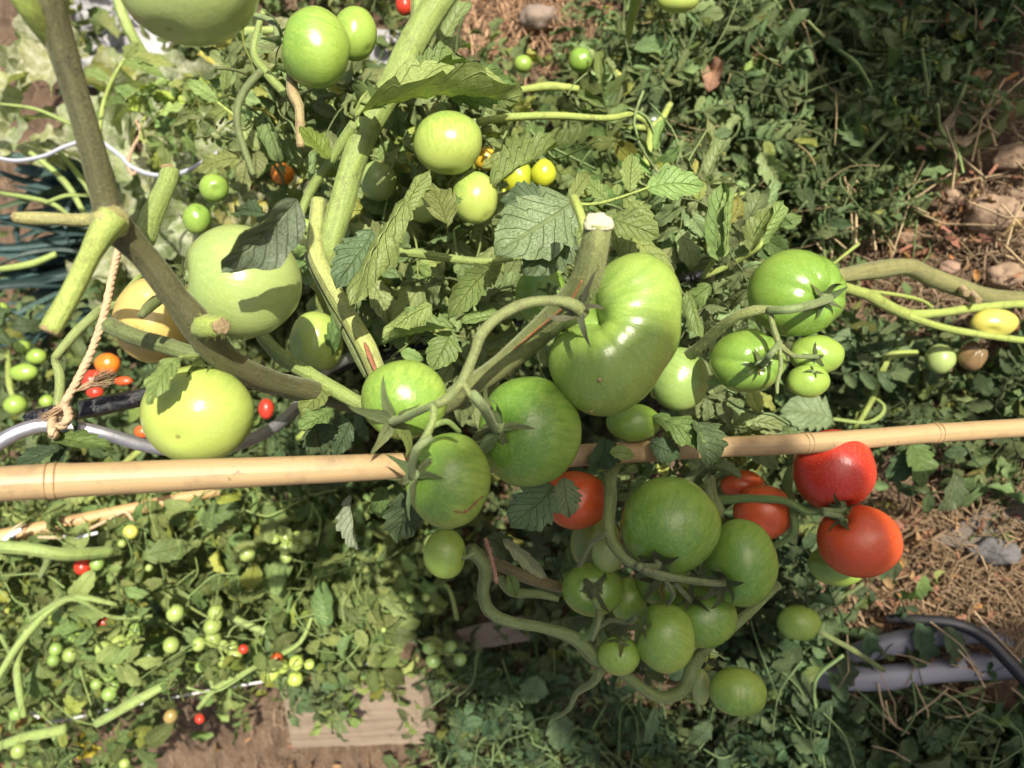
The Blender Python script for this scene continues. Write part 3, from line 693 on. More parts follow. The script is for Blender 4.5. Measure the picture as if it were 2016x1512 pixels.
# ------------------------------------------------------------------ stems of the staked plants
def stem(plant, name, rows, color, sides=12, per=6, wob=.2, flat=1.0, label=None, hairs=0, seed=1):
    mb = MB(); p, r = px_path(rows)
    if name == 'truss_stalk': r = [q * .84 for q in r]; color = (color[0] * 1.0, color[1] * 1.15, color[2])
    pp, rr = add_tube(mb, p, r, sides, per, wob=wob, flat=flat, seed=seed)
    if hairs:
        R = random.Random(seed)
        for _ in range(hairs):
            i = R.randrange(len(pp) - 1); b = pp[i].lerp(pp[i + 1], R.random())
            t = (pp[i + 1] - pp[i]).normalized(); d = rdir(R); d = (d - t * d.dot(t)).normalized()
            s = t.cross(d); s0 = b + d * rr[i] * .95; L = R.uniform(.001, .0032)
            mb.add([tuple(s0 + s * .00013), tuple(s0 - s * .00013), tuple(s0 + d * L + t * R.uniform(-.4, .4) * L)], None, None, 1.0, [(0, 1, 2)])
    o = mb.obj(name, M_STEM, plant, color)
    if name == 'pruned_stub':
        t = (pp[-1] - pp[-2]).normalized(); mc = MB()
        add_tube(mc, [pp[-1] - t * rr[-1] * .25, pp[-1] + t * rr[-1] * .12, pp[-1] + t * rr[-1] * .22], [rr[-1] * 1.03, rr[-1] * 1.0, rr[-1] * .72], 12, 3, wob=.3, seed=seed)
        mc.obj('cut_end', M_SOIL_CLOD, o, (.26, .20, .10))
    if label: o['label'] = label
    return o
OLIVE = (.070, .072, .032); STEMG = (.155, .215, .06); STEML = (.215, .28, .068); STEMD = (.095, .125, .045)
pl1 = empty('tomato_plant', G(760, 900), 'tomato plant with the thick bare olive stem and pruned stubs at upper left', 'plant')
stem(pl1, 'main_stem', [(86, -80, .30, 60), (95, 0, .305, 58), (124, 100, .315, 54), (170, 250, .33, 49), (206, 390, .345, 50), (224, 440, .35, 64), (285, 505, .365, 50), (345, 585, .38, 47), (390, 642, .395, 62), (440, 702, .415, 52), (520, 748, .45, 50), (620, 772, .5, 42), (720, 800, .56, 36)], OLIVE, 18, 8, hairs=900, seed=2)
stem(pl1, 'side_shoot', [(20, -40, .29, 46), (62, 20, .30, 44), (104, 82, .315, 40)], STEML, 12)
stem(pl1, 'pruned_stub', [(228, 436, .345, 62), (205, 434, .337, 46), (180, 433, .343, 27), (100, 431, .345, 25), (30, 428, .345, 23)], (.22, .22, .09), 10, hairs=120, label='short olive stub pointing left')
stem(pl1, 'pruned_stub', [(226, 425, .340, 58), (205, 455, .338, 50), (180, 500, .336, 40), (150, 555, .335, 40), (100, 652, .33, 40)], STEML, 12, hairs=200, label='bright green cut stub pointing down')
stem(pl1, 'pruned_stub', [(285, 470, .39, 40), (300, 425, .40, 42), (325, 370, .41, 38), (334, 336, .415, 36)], STEMG, 12, hairs=120, label='grey green cut stub pointing up')
stem(pl1, 'pruned_stub', [(385, 640, .40, 46), (410, 641, .385, 48), (436, 642, .378, 36)], STEML, 12, hairs=120, label='short pale cut stub above the large bright tomato')
stem(pl1, 'side_shoot', [(215, 640, .44, 34), (280, 667, .43, 34), (360, 690, .42, 32), (420, 705, .42, 30)], STEMD, 10, hairs=300)
stem(pl1, 'side_shoot', [(310, 590, .40, 22), (292, 607, .39, 22), (276, 622, .385, 14)], STEMD, 8)
stem(pl1, 'truss_stalk', [(240, 600, .53, 22), (200, 610, .54, 24), (165, 640, .54, 22), (120, 690, .53, 20), (108, 710, .53, 16), (118, 740, .53, 22), (115, 800, .53, 20)], (.16, .18, .07), 10, hairs=60)
stem(pl1, 'leaf_stalk', [(230, 600, .56, 14), (260, 560, .57, 13), (280, 540, .58, 12)], STEMG, 8)

pl2 = empty('tomato_plant', G(900, 560), 'central tomato plant with the cut stump and the giant kidney shaped fruit', 'plant')
stem(pl2, 'main_stem', [(895, -40, .60, 56), (862, 5, .595, 56), (815, 80, .585, 54), (775, 165, .575, 52), (725, 250, .57, 50), (690, 330, .565, 48), (668, 410, .56, 50), (652, 475, .56, 46), (648, 520, .565, 40)], STEMG, 16, hairs=700, seed=4)
stem(pl2, 'side_shoot', [(828, -20, .6, 34), (826, 12, .595, 34), (824, 40, .59, 30)], STEMG, 10)
stem(pl2, 'side_shoot', [(628, 395, .57, 28), (622, 450, .56, 32), (622, 500, .55, 34), (650, 560, .545, 34), (690, 630, .54, 36), (722, 685, .535, 38), (748, 745, .53, 36)], (.22, .26, .085), 14, hairs=500, seed=5)
stem(pl2, 'side_shoot', [(610, 500, .57, 24), (630, 550, .56, 22), (672, 630, .55, 24), (705, 700, .545, 22), (725, 740, .545, 20)], STEMD, 10, hairs=300)
stem(pl2, 'side_shoot', [(700, 245, .56, 26), (655, 310, .57, 20), (610, 380, .58, 18), (585, 440, .58, 16), (560, 500, .58, 16)], STEMG, 10, hairs=200)
stem(pl2, 'side_shoot', [(515, 660, .52, 26), (560, 705, .515, 30), (615, 740, .505, 28), (680, 778, .495, 28), (730, 808, .49, 26)], STEMG, 12, hairs=300)
stem(pl2, 'side_shoot', [(575, 140, .60, 20), (578, 185, .59, 24), (590, 220, .59, 18), (592, 290, .59, 16)], (.24, .2, .1), 10)
stem(pl2, 'side_shoot', [(520, 20, .66, 12), (500, 100, .66, 14), (530, 150, .64, 18), (565, 190, .63, 16)], STEMG, 8)
stem(pl2, 'leaf_stalk', [(515, 140, .62, 15), (475, 190, .62, 16), (468, 240, .62, 14), (480, 290, .62, 14), (500, 345, .62, 12)], STEMD, 8)
stem(pl2, 'side_shoot', [(940, 240, .60, 17), (1010, 230, .61, 16), (1100, 228, .62, 15), (1190, 233, .63, 14), (1240, 225, .64, 12)], STEML, 8)
stem(pl2, 'side_shoot', [(745, 495, .55, 20), (810, 498, .55, 20), (880, 508, .56, 17), (960, 515, .57, 15), (1050, 500, .58, 12)], STEMG, 8)
stem(pl2, 'pruned_stump', [(1178, 440, .37, 56), (1172, 480, .375, 58), (1155, 545, .39, 60), (1122, 595, .41, 60), (1060, 655, .44, 54), (985, 722, .47, 46), (905, 775, .50, 44), (850, 810, .53, 40)], (.165, .195, .075), 16, hairs=900, seed=6, wob=.1)
mb = MB(); q = P(1179, 439, .369); add_tube(mb, [q - cu * .0022 + cd * .001, q, q + cu * .0012 - cd * .0022], [.0068, .0066, .0052], 14, 5, wob=.35, seed=4)
mb.obj('cut_face', M_SOIL_CLOD, pl2, (.52, .50, .34))
stem(pl2, 'wound_line', [(1146, 552, .380, 3), (1125, 590, .393, 5), (1095, 618, .407, 4), (1050, 655, .428, 5), (1010, 690, .445, 3)], (.38, .13, .05), 6, label='rusty split running along the stump')
stem(pl2, 'wound_line', [(742, 735, .517, 10), (728, 700, .521, 17), (718, 675, .525, 8)], (.22, .09, .045), 8, flat=.5, label='brown scar on the flat stem')
stem(pl2, 'side_shoot', [(1130, 390, .41, 20), (1142, 420, .40, 19), (1155, 470, .395, 17)], STEML, 10)
stem(pl2, 'truss_stalk', [(1150, 617, .385, 30), (1130, 602, .38, 26), (1095, 592, .378, 24), (1040, 597, .376, 23), (985, 622, .372, 24), (948, 660, .37, 27), (932, 700, .368, 22), (918, 735, .367, 24), (905, 760, .366, 24), (880, 785, .366, 22), (858, 797, .366, 20)], (.135, .145, .06), 12, hairs=600, seed=8)
stem(pl2, 'truss_stalk', [(910, 752, .366, 20), (925, 775, .364, 16), (945, 800, .364, 18)], (.135, .145, .06), 10, hairs=80)
stem(pl2, 'truss_stalk', [(855, 797, .366, 20), (852, 830, .365, 18), (835, 865, .362, 20), (818, 890, .36, 20)], (.16, .19, .07), 10, hairs=150)
stem(pl2, 'truss_stalk', [(850, 840, .366, 15), (880, 830, .368, 15), (905, 850, .375, 10)], STEMG, 8)
stem(pl2, 'truss_stalk', [(1300, 730, .56, 28), (1368, 690, .5, 26), (1430, 635, .46, 25), (1480, 613, .445, 24), (1520, 610, .44, 18), (1560, 610, .435, 16)], (.16, .17, .07), 12, hairs=300)
stem(pl2, 'truss_stalk', [(1515, 612, .44, 15), (1524, 650, .44, 15), (1536, 680, .44, 13), (1560, 700, .45, 12)], (.15, .165, .07), 8, hairs=60)
stem(pl2, 'truss_stalk', [(1534, 676, .44, 11), (1537, 720, .44, 10), (1530, 755, .44, 9), (1530, 775, .44, 7)], (.14, .16, .07), 8)
stem(pl2, 'truss_stalk', [(1395, 755, .49, 18), (1425, 750, .485, 18), (1443, 765, .482, 16)], STEMG, 8)

pl3 = empty('tomato_plant', G(1080, 1230), 'low tomato plant under the stake bearing the hanging green cluster and red fruits', 'plant')
SD = (.105, .15, .052)
stem(pl3, 'main_stem', [(925, 1080, .49, 28), (955, 1115, .49, 27), (952, 1165, .495, 23), (966, 1205, .50, 25), (1010, 1225, .50, 22), (1075, 1238, .50, 22), (1135, 1260, .50, 27), (1175, 1300, .505, 26), (1225, 1325, .51, 20), (1290, 1370, .52, 24), (1340, 1362, .53, 26), (1365, 1310, .535, 24), (1400, 1265, .545, 22), (1470, 1210, .56, 20), (1530, 1150, .58, 18)], SD, 14, hairs=500, seed=9)
stem(pl3, 'side_shoot', [(1185, 1310, .505, 22), (1170, 1340, .51, 18), (1135, 1365, .53, 12), (1120, 1395, .55, 9), (1090, 1415, .57, 7)], SD, 8)
stem(pl3, 'truss_stalk', [(1140, 1260, .50, 20), (1165, 1245, .495, 20), (1178, 1210, .49, 16), (1170, 1180, .485, 16)], SD, 10, hairs=80)
stem(pl3, 'truss_stalk', [(1165, 1245, .495, 16), (1200, 1222, .49, 13), (1235, 1225, .485, 11), (1250, 1215, .48, 12)], (.07, .085, .04), 8)
stem(pl3, 'truss_stalk', [(1240, 860, .58, 26), (1205, 930, .52, 28), (1202, 975, .495, 30), (1198, 1020, .48, 28), (1203, 1062, .47, 25), (1228, 1098, .46, 22), (1262, 1118, .455, 19), (1300, 1136, .455, 15), (1345, 1140, .46, 13), (1388, 1145, .465, 14)], (.11, .13, .055), 14, hairs=300)
stem(pl3, 'truss_stalk', [(1195, 1050, .47, 16), (1165, 1070, .475, 12), (1148, 1100, .48, 12), (1140, 1115, .485, 12)], (.09, .1, .05), 8)
stem(pl3, 'truss_stalk', [(1310, 1142, .455, 14), (1325, 1170, .46, 12), (1315, 1190, .47, 10)], (.06, .075, .035), 8)
stem(pl3, 'side_shoot', [(925, 1085, .50, 30), (1000, 1120, .53, 24), (1080, 1150, .55, 22), (1130, 1160, .58, 20)], (.12, .11, .055), 10)
stem(pl3, 'side_shoot', [(1100, 1180, .53, 12), (1060, 1170, .53, 18), (1010, 1165, .52, 20), (985, 1140, .51, 20)], SD, 8)
stem(pl3, 'truss_stalk', [(1395, 985, .62, 24), (1470, 982, .60, 20), (1540, 985, .585, 18), (1590, 1008, .575, 15), (1640, 1006, .57, 13)], SD, 10, hairs=80)
stem(pl3, 'truss_stalk', [(1560, 925, .64, 26), (1550, 960, .62, 26), (1562, 1010, .59, 20), (1562, 1050, .59, 17), (1525, 1075, .60, 13)], SD, 10)
stem(pl3, 'leaf_stalk', [(1700, 1148, .86, 8), (1640, 1190, .87, 9), (1600, 1230, .88, 10), (1680, 1280, .93, 11), (1740, 1320, .96, 10)], STEMD, 8)

pl4 = empty('tomato_plant', G(1900, 600), 'pruned tomato vine lying on straw soil at the right', 'plant')
stem(pl4, 'main_stem', [(1640, 545, .70, 30), (1720, 532, .74, 34), (1780, 525, .78, 34), (1830, 545, .82, 36), (1900, 570, .86, 36), (1950, 585, .90, 34), (2030, 592, .95, 30)], (.15, .155, .065), 12)
stem(pl4, 'side_shoot', [(1640, 562, .68, 20), (1700, 578, .72, 22), (1780, 617, .78, 22), (1850, 616, .81, 17), (1930, 605, .84, 17), (2040, 596, .88, 15)], STEML, 10)
stem(pl4, 'side_shoot', [(1785, 622, .78, 16), (1840, 640, .80, 14), (1890, 652, .82, 15), (1950, 662, .83, 13), (2030, 672, .85, 13)], STEML, 10)
stem(pl4, 'leaf_stalk', [(1690, 572, .72, 8), (1750, 578, .76, 8), (1810, 590, .80, 8), (1835, 605, .82, 7)], STEML, 6)
stem(pl4, 'pruned_stub', [(1890, 565, .85, 16), (1900, 575, .82, 15), (1903, 577, .81, 14)], (.4, .3, .2), 8)
stem(pl4, 'pruned_stub', [(1912, 578, .85, 16), (1922, 588, .82, 15), (1926, 591, .81, 14)], (.4, .3, .2), 8)
stem(pl4, 'side_shoot', [(1805, 695, .90, 14), (1755, 700, .90, 17), (1740, 720, .90, 16), (1727, 755, .91, 15), (1715, 790, .92, 12), (1680, 850, .93, 10)], STEML, 10)
stem(pl4, 'leaf_stalk', [(1718, 780, .92, 9), (1740, 800, .91, 9), (1730, 822, .9, 9), (1700, 832, .89, 8), (1640, 825, .88, 7)], STEMG, 6)
stem(pl4, 'side_shoot', [(2040, 200, .96, 30), (1990, 225, .98, 28), (1950, 265, 1.0, 26), (1900, 300, 1.02, 22), (1840, 335, 1.04, 18)], (.12, .15, .05), 10)
stem(pl4, 'side_shoot', [(1870, -20, .98, 24), (1810, 40, 1.0, 24), (1765, 130, 1.02, 20), (1755, 200, 1.04, 18), (1765, 300, 1.04, 14), (1780, 420, 1.05, 12)], (.09, .14, .05), 8)

# ------------------------------------------------------------------ hand placed leaves of the near plants
NRM = (0.12, 0.3, 1.0)
def leaf(plant, b, t, w, style='flat', q=0, col=GREEN, nrm=NRM, stalk=None, label=None):
    B, T = P(*b), P(*t); n = CV(*nrm)
    L = (T - B).length; wpx = w / FPX * (b[2] + t[2]) / 2
    W0 = 0.54 + .06 * q
    narrow = {'roll': .72, 'under': .72, 'fold': .78, 'curl': .8}.get(style, .97)
    m = frame(B, T, n, wpx / (W0 * narrow), L / {'arch': .92, 'curl': .78, 'twist': .92}.get(style, .98))
    zc = m.col[2].copy(); s = min(L, wpx * 2)
    for i in range(3): m[i][2] = zc[i] / L * s
    o = link('leaf', LEAFLETS[style, q], plant, jit(col, .1), m)
    if label: o['label'] = label
    if stalk:
        mb = MB(); p = [B] + [P(*x) for x in stalk]
        add_tube(mb, p, [.0009 + .0004 * k for k in range(len(p))], 7, 5)
        mb.obj('leaf_stalk', M_STEM, plant, jit(STEMG, .1))
    return o
def leaf_on_rachis(plant, rachis, leaflets, col=GREEN_PALE, rw=7):
    mb = MB(); p = [P(*x) for x in rachis]; z = rachis[0][2]
    add_tube(mb, p, [rw * .5 / FPX * z * (1.25 - .6 * k / (len(p) - 1)) for k in range(len(p))], 8, 5)
    o = mb.obj('leaf', M_STEM, plant, jit(STEML, .1))
    for (b, t, w, st, q) in leaflets:
        l = leaf(o, b, t, w, st, q, col); l.name = 'leaflet'
Z = .40
leaf(pl1, (585, 392, .37), (452, 548, .365), 118, 'smooth', 1, (.10, .14, .085), (.62, -.55, .6), label='dark folded leaf over the big pale tomato')
leaf(pl1, (520, 420, .38), (440, 395, .40), 50, 'arch', 1, GREEN_DARK)
leaf(pl1, (352, 703, .385), (278, 772, .37), 62, 'arch', 0, GREEN_PALE, (-.3, .3, 1), stalk=[(390, 700, .395)])
leaf(pl1, (440, 690, .43), (380, 722, .40), 30, 'curl', 1, GREEN)
for a in [
 ((700, 228, .52), (1012, 150, .54), 118, 'fold', 0, GREEN_PALE, (-.2, .8, .55)),
 ((880, 185, .56), (1010, 158, .55), 90, 'arch', 1, GREEN_PALE, (.2, -.4, 1)),
 ((820, 160, .55), (912, 104, .56), 55, 'fold', 1, GREEN, (-.2, .5, .8)),
 ((760, 215, .52), (690, 165, .53), 46, 'curl', 2, GREEN_PALE),
 ((648, 312, .55), (590, 242, .55), 58, 'flat', 1, GREEN, (.6, .2, .7)),
 ((795, 420, .50), (835, 328, .50), 60, 'under', 1, GREEN_PALE, (-.4, .3, .9)),
 ((880, 445, .49), (850, 352, .51), 74, 'flat', 2, GREEN_PALE, (.3, .2, 1)),
 ((880, 400, .51), (905, 372, .52), 40, 'arch', 0, GREEN),
 ((800, 395, .48), (672, 590, .47), 92, 'under', 0, GREEN_PALE, (-.5, .3, .8)),
 ((735, 455, .50), (668, 560, .48), 90, 'flat', 1, GREEN_BLUE, (.1, .2, 1)),
 ((965, 368, .56), (1105, 268, .58), 66, 'fold', 2, GREEN_PALE, (-.2, .4, .9)),
 ((950, 330, .60), (1040, 282, .60), 40, 'flat', 0, GREEN_PALE),
 ((1130, 395, .47), (990, 500, .45), 150, 'flat', 0, GREEN_BLUE, (.1, .1, 1)),
 ((1120, 440, .48), (1050, 540, .46), 110, 'flat', 1, GREEN_BLUE, (.2, -.1, 1)),
 ((1080, 400, .48), (1000, 375, .47), 80, 'arch', 2, GREEN_BLUE),
 ((1185, 425, .45), (1300, 462, .44), 76, 'flat', 2, GREEN_BLUE, (.1, .3, 1)),
 ((1215, 440, .52), (1330, 530, .50), 110, 'under', 0, GREEN_PALE, (.3, .2, 1)),
 ((1415, 512, .57), (1408, 362, .55), 62, 'roll', 0, GREEN_PALE, (-.5, .1, .8)),
 ((1425, 505, .57), (1450, 372, .55), 56, 'under', 1, GREEN_PALE, (.5, .1, .8)),
 ((1490, 482, .57), (1542, 392, .56), 56, 'roll', 1, GREEN_PALE, (.3, .5, .8)),
 ((1478, 495, .57), (1512, 405, .56), 42, 'fold', 0, GREEN_PALE, (-.5, .3, .8)),
 ((1352, 572, .55), (1388, 662, .54), 44, 'under', 2, GREEN_PALE, (.4, .1, 1)),
 ((1400, 560, .57), (1345, 600, .57), 40, 'curl', 0, GREEN),
 ((892, 645, .47), (748, 662, .47), 62, 'fold', 1, GREEN_PALE, (-.2, .8, .6)),
 ((888, 650, .48), (858, 728, .47), 70, 'flat', 0, GREEN_PALE, (.2, .1, 1)),
 ((850, 600, .47), (745, 652, .47), 70, 'under', 2, GREEN_PALE, (-.3, .5, 1)),
 ((965, 528, .52), (885, 616, .50), 56, 'fold', 2, GREEN_PALE, (.3, .2, 1)),
 ((990, 520, .52), (945, 548, .53), 40, 'curl', 0, GREEN),
 ((985, 618, .46), (912, 632, .45), 36, 'roll', 0, GREEN_PALE),
 ((655, 808, .49), (592, 838, .47), 58, 'flat', 1, GREEN_PALE, (-.4, .2, 1)),
 ((640, 760, .50), (600, 812, .48), 50, 'fold', 0, GREEN_PALE),
 ((632, 500, .60), (645, 640, .60), 40, 'flat', 0, GREEN),
 ((652, 700, .55), (672, 612, .54), 36, 'curl', 1, GREEN),
 ((690, 975, .50), (697, 1082, .49), 38, 'fold', 1, (.15, .19, .12), (-.5, .1, .8)),
 ((800, 965, .46), (790, 1075, .48), 84, 'flat', 0, GREEN_DARK, (.1, .1, 1)),
 ((1090, 955, .46), (1010, 1045, .46), 100, 'flat', 1, GREEN_BLUE, (.1, .2, 1)),
 ((1110, 940, .46), (1120, 1020, .46), 70, 'flat', 2, GREEN_BLUE, (.2, .1, 1)),
 ((1285, 822, .50), (1428, 868, .48), 76, 'arch', 0, GREEN, (.0, .7, .7)),
 ((1370, 830, .50), (1405, 915, .48), 60, 'fold', 1, GREEN_DARK, (.3, .2, 1)),
 ((1280, 870, .50), (1340, 900, .50), 60, 'flat', 2, GREEN_DARK),
 ((1190, 860, .49), (1185, 930, .50), 60, 'fold', 0, GREEN_DARK),
 ((1200, 890, .48), (1250, 892, .48), 34, 'flat', 0, GREEN),
 ((990, 1060, .49), (1078, 1138, .48), 26, 'fold', 1, (.2, .24, .14), (.5, -.4, .7)),
 ((960, 1060, .49), (1020, 1090, .5), 60, 'arch', 1, GREEN_DARK),
 ((1000, 1130, .5), (1020, 1175, .5), 30, 'flat', 0, GREEN),
 ((690, 830, .52), (660, 900, .52), 44, 'flat', 0, GREEN_DARK),
 ((615, 830, .52), (640, 890, .52), 60, 'fold', 1, GREEN_DARK),
 ((760, 960, .50), (735, 1000, .49), 36, 'curl', 0, GREEN),
 ((120, 880, .42), (30, 918, .41), 30, 'fold', 1, (.06, .09, .045)),
 ((130, 870, .43), (110, 925, .42), 22, 'fold', 0, (.06, .09, .045)),
 ((150, 850, .42), (150, 780, .44), 16, 'fold', 2, GREEN_DARK),
 ((100, 860, .42), (185, 872, .40), 40, 'curl', 2, GREEN),
]: leaf(pl2 if not (a[0][1] > 900) else pl3, *a)
leaf_on_rachis(pl2, [(1040, 425, .47), (1100, 402, .47), (1180, 400, .475), (1280, 368, .48)], [
 ((1272, 372, .48), (1386, 350, .475), 78, 'flat', 0), ((1240, 378, .48), (1243, 298, .48), 48, 'flat', 1), ((1228, 385, .48), (1293, 460, .47), 58, 'flat', 2),
 ((1195, 395, .478), (1152, 352, .48), 40, 'flat', 0), ((1120, 402, .475), (1160, 328, .475), 34, 'arch', 1), ((1215, 385, .48), (1215, 360, .48), 22, 'flat', 1)])
leaf_on_rachis(pl1, [(195, 260, 1.0), (205, 200, 1.0), (225, 150, .99), (246, 115, .99)], [
 ((246, 116, .99), (268, 80, .99), 30, 'flat', 0), ((248, 112, .99), (343, 122, .98), 30, 'flat', 1), ((240, 125, .99), (322, 145, .98), 26, 'fold', 0),
 ((215, 160, .99), (165, 132, .99), 28, 'flat', 2), ((225, 170, .99), (300, 200, .98), 34, 'arch', 1), ((205, 210, 1.), (275, 195, .99), 24, 'fold', 1), ((205, 225, 1.), (160, 240, 1.), 30, 'curl', 1)], GREEN_PALE, 8)
leaf_on_rachis(pl1, [(470, 235, .66), (445, 215, .66), (420, 195, .66)], [((430, 200, .66), (366, 156, .65), 34, 'flat', 0), ((445, 190, .66), (445, 120, .65), 26, 'flat', 1), ((470, 310, .64), (380, 330, .64), 44, 'flat', 2), ((450, 215, .66), (400, 235, .66), 30, 'curl', 0)], GREEN_PALE, 7)
leaf_on_rachis(pl4, [(1690, 480, .93), (1640, 520, .9)], [((1700, 660, .92), (1640, 685, .9), 50, 'flat', 0), ((1790, 690, .92), (1650, 660, .9), 64, 'flat', 1), ((1640, 825, .88), (1545, 800, .87), 90, 'flat', 2), ((1600, 830, .88), (1520, 850, .87), 60, 'flat', 0)], (.18, .25, .12), 6)
for a in [((1790, 870, .86), (1835, 955, .86), 72, 'flat', 1, GREEN), ((1800, 880, .87), (1760, 955, .88), 66, 'flat', 0, GREEN_DARK), ((1880, 930, .92), (1860, 1010, .92), 40, 'fold', 0, GREEN_BLUE),
          ((1740, 1085, .75), (1780, 1140, .78), 60, 'flat', 0, GREEN_DARK), ((1820, 1130, .9), (1800, 1190, .9), 34, 'curl', 1, GREEN_PALE), ((1840, 1125, .9), (1855, 1145, .9), 30, 'curl', 0, GREEN_PALE)]: leaf(pl4, *a)
# ------------------------------------------------------------------ stakes, twine, hose, rods
def cane(rows, nodes, color, label, name='bamboo_stake'):
    p, r = px_path(rows); pp, rr = spline(p, r, 14)
    t = empty(name, pp[len(pp) // 2], label, 'stake', 'bamboo stakes')
    npts = [P(*n) for n in nodes]
    for i in range(len(pp)):
        d = min([(pp[i] - q).length for q in npts] + [9])
        rr[i] *= 1 + .10 * math.exp(-(d / .0035) ** 2)
    v, f, uv, f3 = tube_arr(pp, rr, 20, True, .03)
    mb = MB(); mb.add(v, f, uv, .5, f3); mb.obj('culm', M_BAMBOO, t, color)
    for q in npts:
        i = min(range(len(pp)), key=lambda k: (pp[k] - q).length); i = min(max(i, 1), len(pp) - 2); tg = (pp[i + 1] - pp[i - 1]).normalized()
        mb = MB()
        for o, k, w in ((-.0016, 1.005, .0003), (.0024, 1.02, .0003)):
            a = [pp[i] + tg * (o + e * w) for e in (-1, -.4, .4, 1)]
            v, f, uv, f3 = tube_arr(a, [rr[i] * k * .99, rr[i] * (k + .02), rr[i] * (k + .02), rr[i] * k * .99], 20, False, .05)
            mb.add(v, f, uv, .5)
        mb.obj('node_ring', M_BAMBOO, t, (color[0] * .72, color[1] * .62, color[2] * .52))
    return t
cane([(-260, 975, .345, 74), (0, 953, .36, 70), (300, 938, .385, 64), (700, 921, .425, 53), (950, 909, .47, 47), (1160, 895, .505, 43), (1400, 881, .535, 41), (1600, 872, .56, 40), (1840, 853, .59, 38), (2040, 840, .615, 37), (2300, 822, .65, 36)],
     [(108, 946, .367), (1588, 872, .559), (1838, 853, .59)], (.40, .283, .15), 'thick tan bamboo stake running across the whole picture in front of the fruit')
cane([(-120, 1080, 1.0, 34), (0, 1058, 1.02, 32), (110, 1035, 1.04, 30), (260, 1003, 1.08, 26), (400, 972, 1.12, 22), (500, 955, 1.16, 20)], [(140, 1028, 1.05)], (.50, .32, .15), 'thinner bamboo stake half buried in the cherry tomato foliage')

def twine(path, w, label, color=(.46, .33, .20), frays=()):
    t = empty('twine', P(*path[0]), label, 'twine')
    p = [P(*a) for a in path]; pp, _ = spline(p, [1] * len(p), 30)
    for s in range(3):
        q, L = [], 0
        n = len(pp); a = Vector((.3, .5, .8))
        for i in range(n):
            tg = (pp[min(i + 1, n - 1)] - pp[max(i - 1, 0)]).normalized()
            if i: L += (pp[i] - pp[i - 1]).length
            x = tg.cross(a).normalized(); y = tg.cross(x); an = L / (w * 2.6) * 2 * PI + s * 2 * PI / 3
            q.append(pp[i] + (x * math.cos(an) + y * math.sin(an)) * w * .20)
        v, f, uv, f3 = tube_arr(q, [w * .27] * n, 8, True, .25, seed=s)
        mb = MB(); mb.add(v, f, uv, .5, f3); mb.obj('strand', M_TWINE, t, color)
    R = random.Random(3)
    mb = MB()
    for _ in range(200):                                     # loose fibres
        i = R.randrange(len(pp)); d = rdir(R); b = pp[i] + d * w * .4; e = b + (d + rdir(R)) * R.uniform(.001, .0035); s = d.orthogonal().normalized() * .00007
        mb.add([tuple(b + s), tuple(b - s), tuple(e)], None, None, .7, [(0, 1, 2)])
    for (fx, fy, fz), (gx, gy, gz_) , k in frays:
        A, B = P(fx, fy, fz), P(gx, gy, gz_)
        for _ in range(k):
            e = B + rdir(R) * (B - A).length * .32; m = A.lerp(B, .5) + rdir(R) * .0018
            add_tube(mb, [A, m, e], [.0004, .0003, .0001], 4, 3, cap=False)
    mb.obj('frayed_fibres', M_TWINE, t, (.48, .33, .20)); mb = None
    return t
twine([(243, 420, .50), (236, 480, .49), (222, 540, .475), (207, 610, .46), (185, 680, .45), (160, 735, .44), (132, 785, .43), (115, 815, .425), (100, 836, .42), (118, 840, .41), (135, 820, .408), (128, 800, .42), (108, 812, .43), (104, 850, .405), (112, 858, .42)], .0052,
      'hairy jute twine tied around the metal rod and black hose at left', frays=[((150, 770, .43), (208, 742, .43), 70), ((128, 800, .42), (85, 822, .42), 20)])
twine([(268, 236, .95), (277, 262, .95), (262, 290, .95), (252, 325, .95), (262, 342, .95), (272, 332, .95)], .0045, 'short end of jute twine hanging above the white wire', (.42, .30, .19))
twine([(955, 1060, .48), (968, 1100, .48), (978, 1148, .48)], .003, 'thin reddish string hanging under the cracked tomato', (.26, .15, .10))
twine([(0, 1068, 1.0), (30, 1040, 1.01), (48, 1030, 1.01)], .006, 'pale twine knotted on the thinner bamboo stake', (.55, .42, .28))
twine([(75, 1058, 1.02), (140, 1055, 1.03), (200, 1030, 1.05), (245, 1008, 1.06), (262, 1028, 1.06)], .005, 'loose pale twine lying along the thinner bamboo stake', (.50, .37, .23))

def tube_thing(name, rows, color, mat, label, cat, wob=.05, sides=12, per=8, part=None, group=None):
    t = MB(); p, r = px_path(rows); add_tube(t, p, r, sides, per, wob=wob)
    o = t.obj(name, mat, None, color); tag(o, label, cat, group)
    return o
hose = tube_thing('drip_hose', [(55, 828, .46, 24), (75, 822, .46, 32), (130, 812, .46, 34), (200, 797, .46, 36), (290, 778, .465, 34), (400, 760, .50, 30), (560, 745, .60, 24), (760, 700, .70, 18), (1000, 640, .72, 15), (1330, 552, .66, 17), (1420, 540, .67, 16), (1500, 535, .68, 16), (1640, 550, .74, 14)], (.008, .008, .010), M_TAPE, 'crinkled black plastic hose running behind the fruit from the twine knot', 'hose', .35, 14, 14)
tube_thing('support_rod', [(-90, 940, .41, 28), (0, 870, .415, 30), (60, 842, .42, 30), (110, 838, .425, 28), (190, 850, .43, 27), (290, 878, .445, 26), (380, 890, .46, 25), (450, 880, .48, 24), (510, 858, .50, 24), (560, 825, .52, 24), (600, 785, .54, 24), (640, 730, .56, 22), (700, 700, .6, 20)], (.40, .40, .42), M_METAL, 'wavy grey galvanised support rod passing behind the bright large tomato', 'plant support', .05, 14, 10)
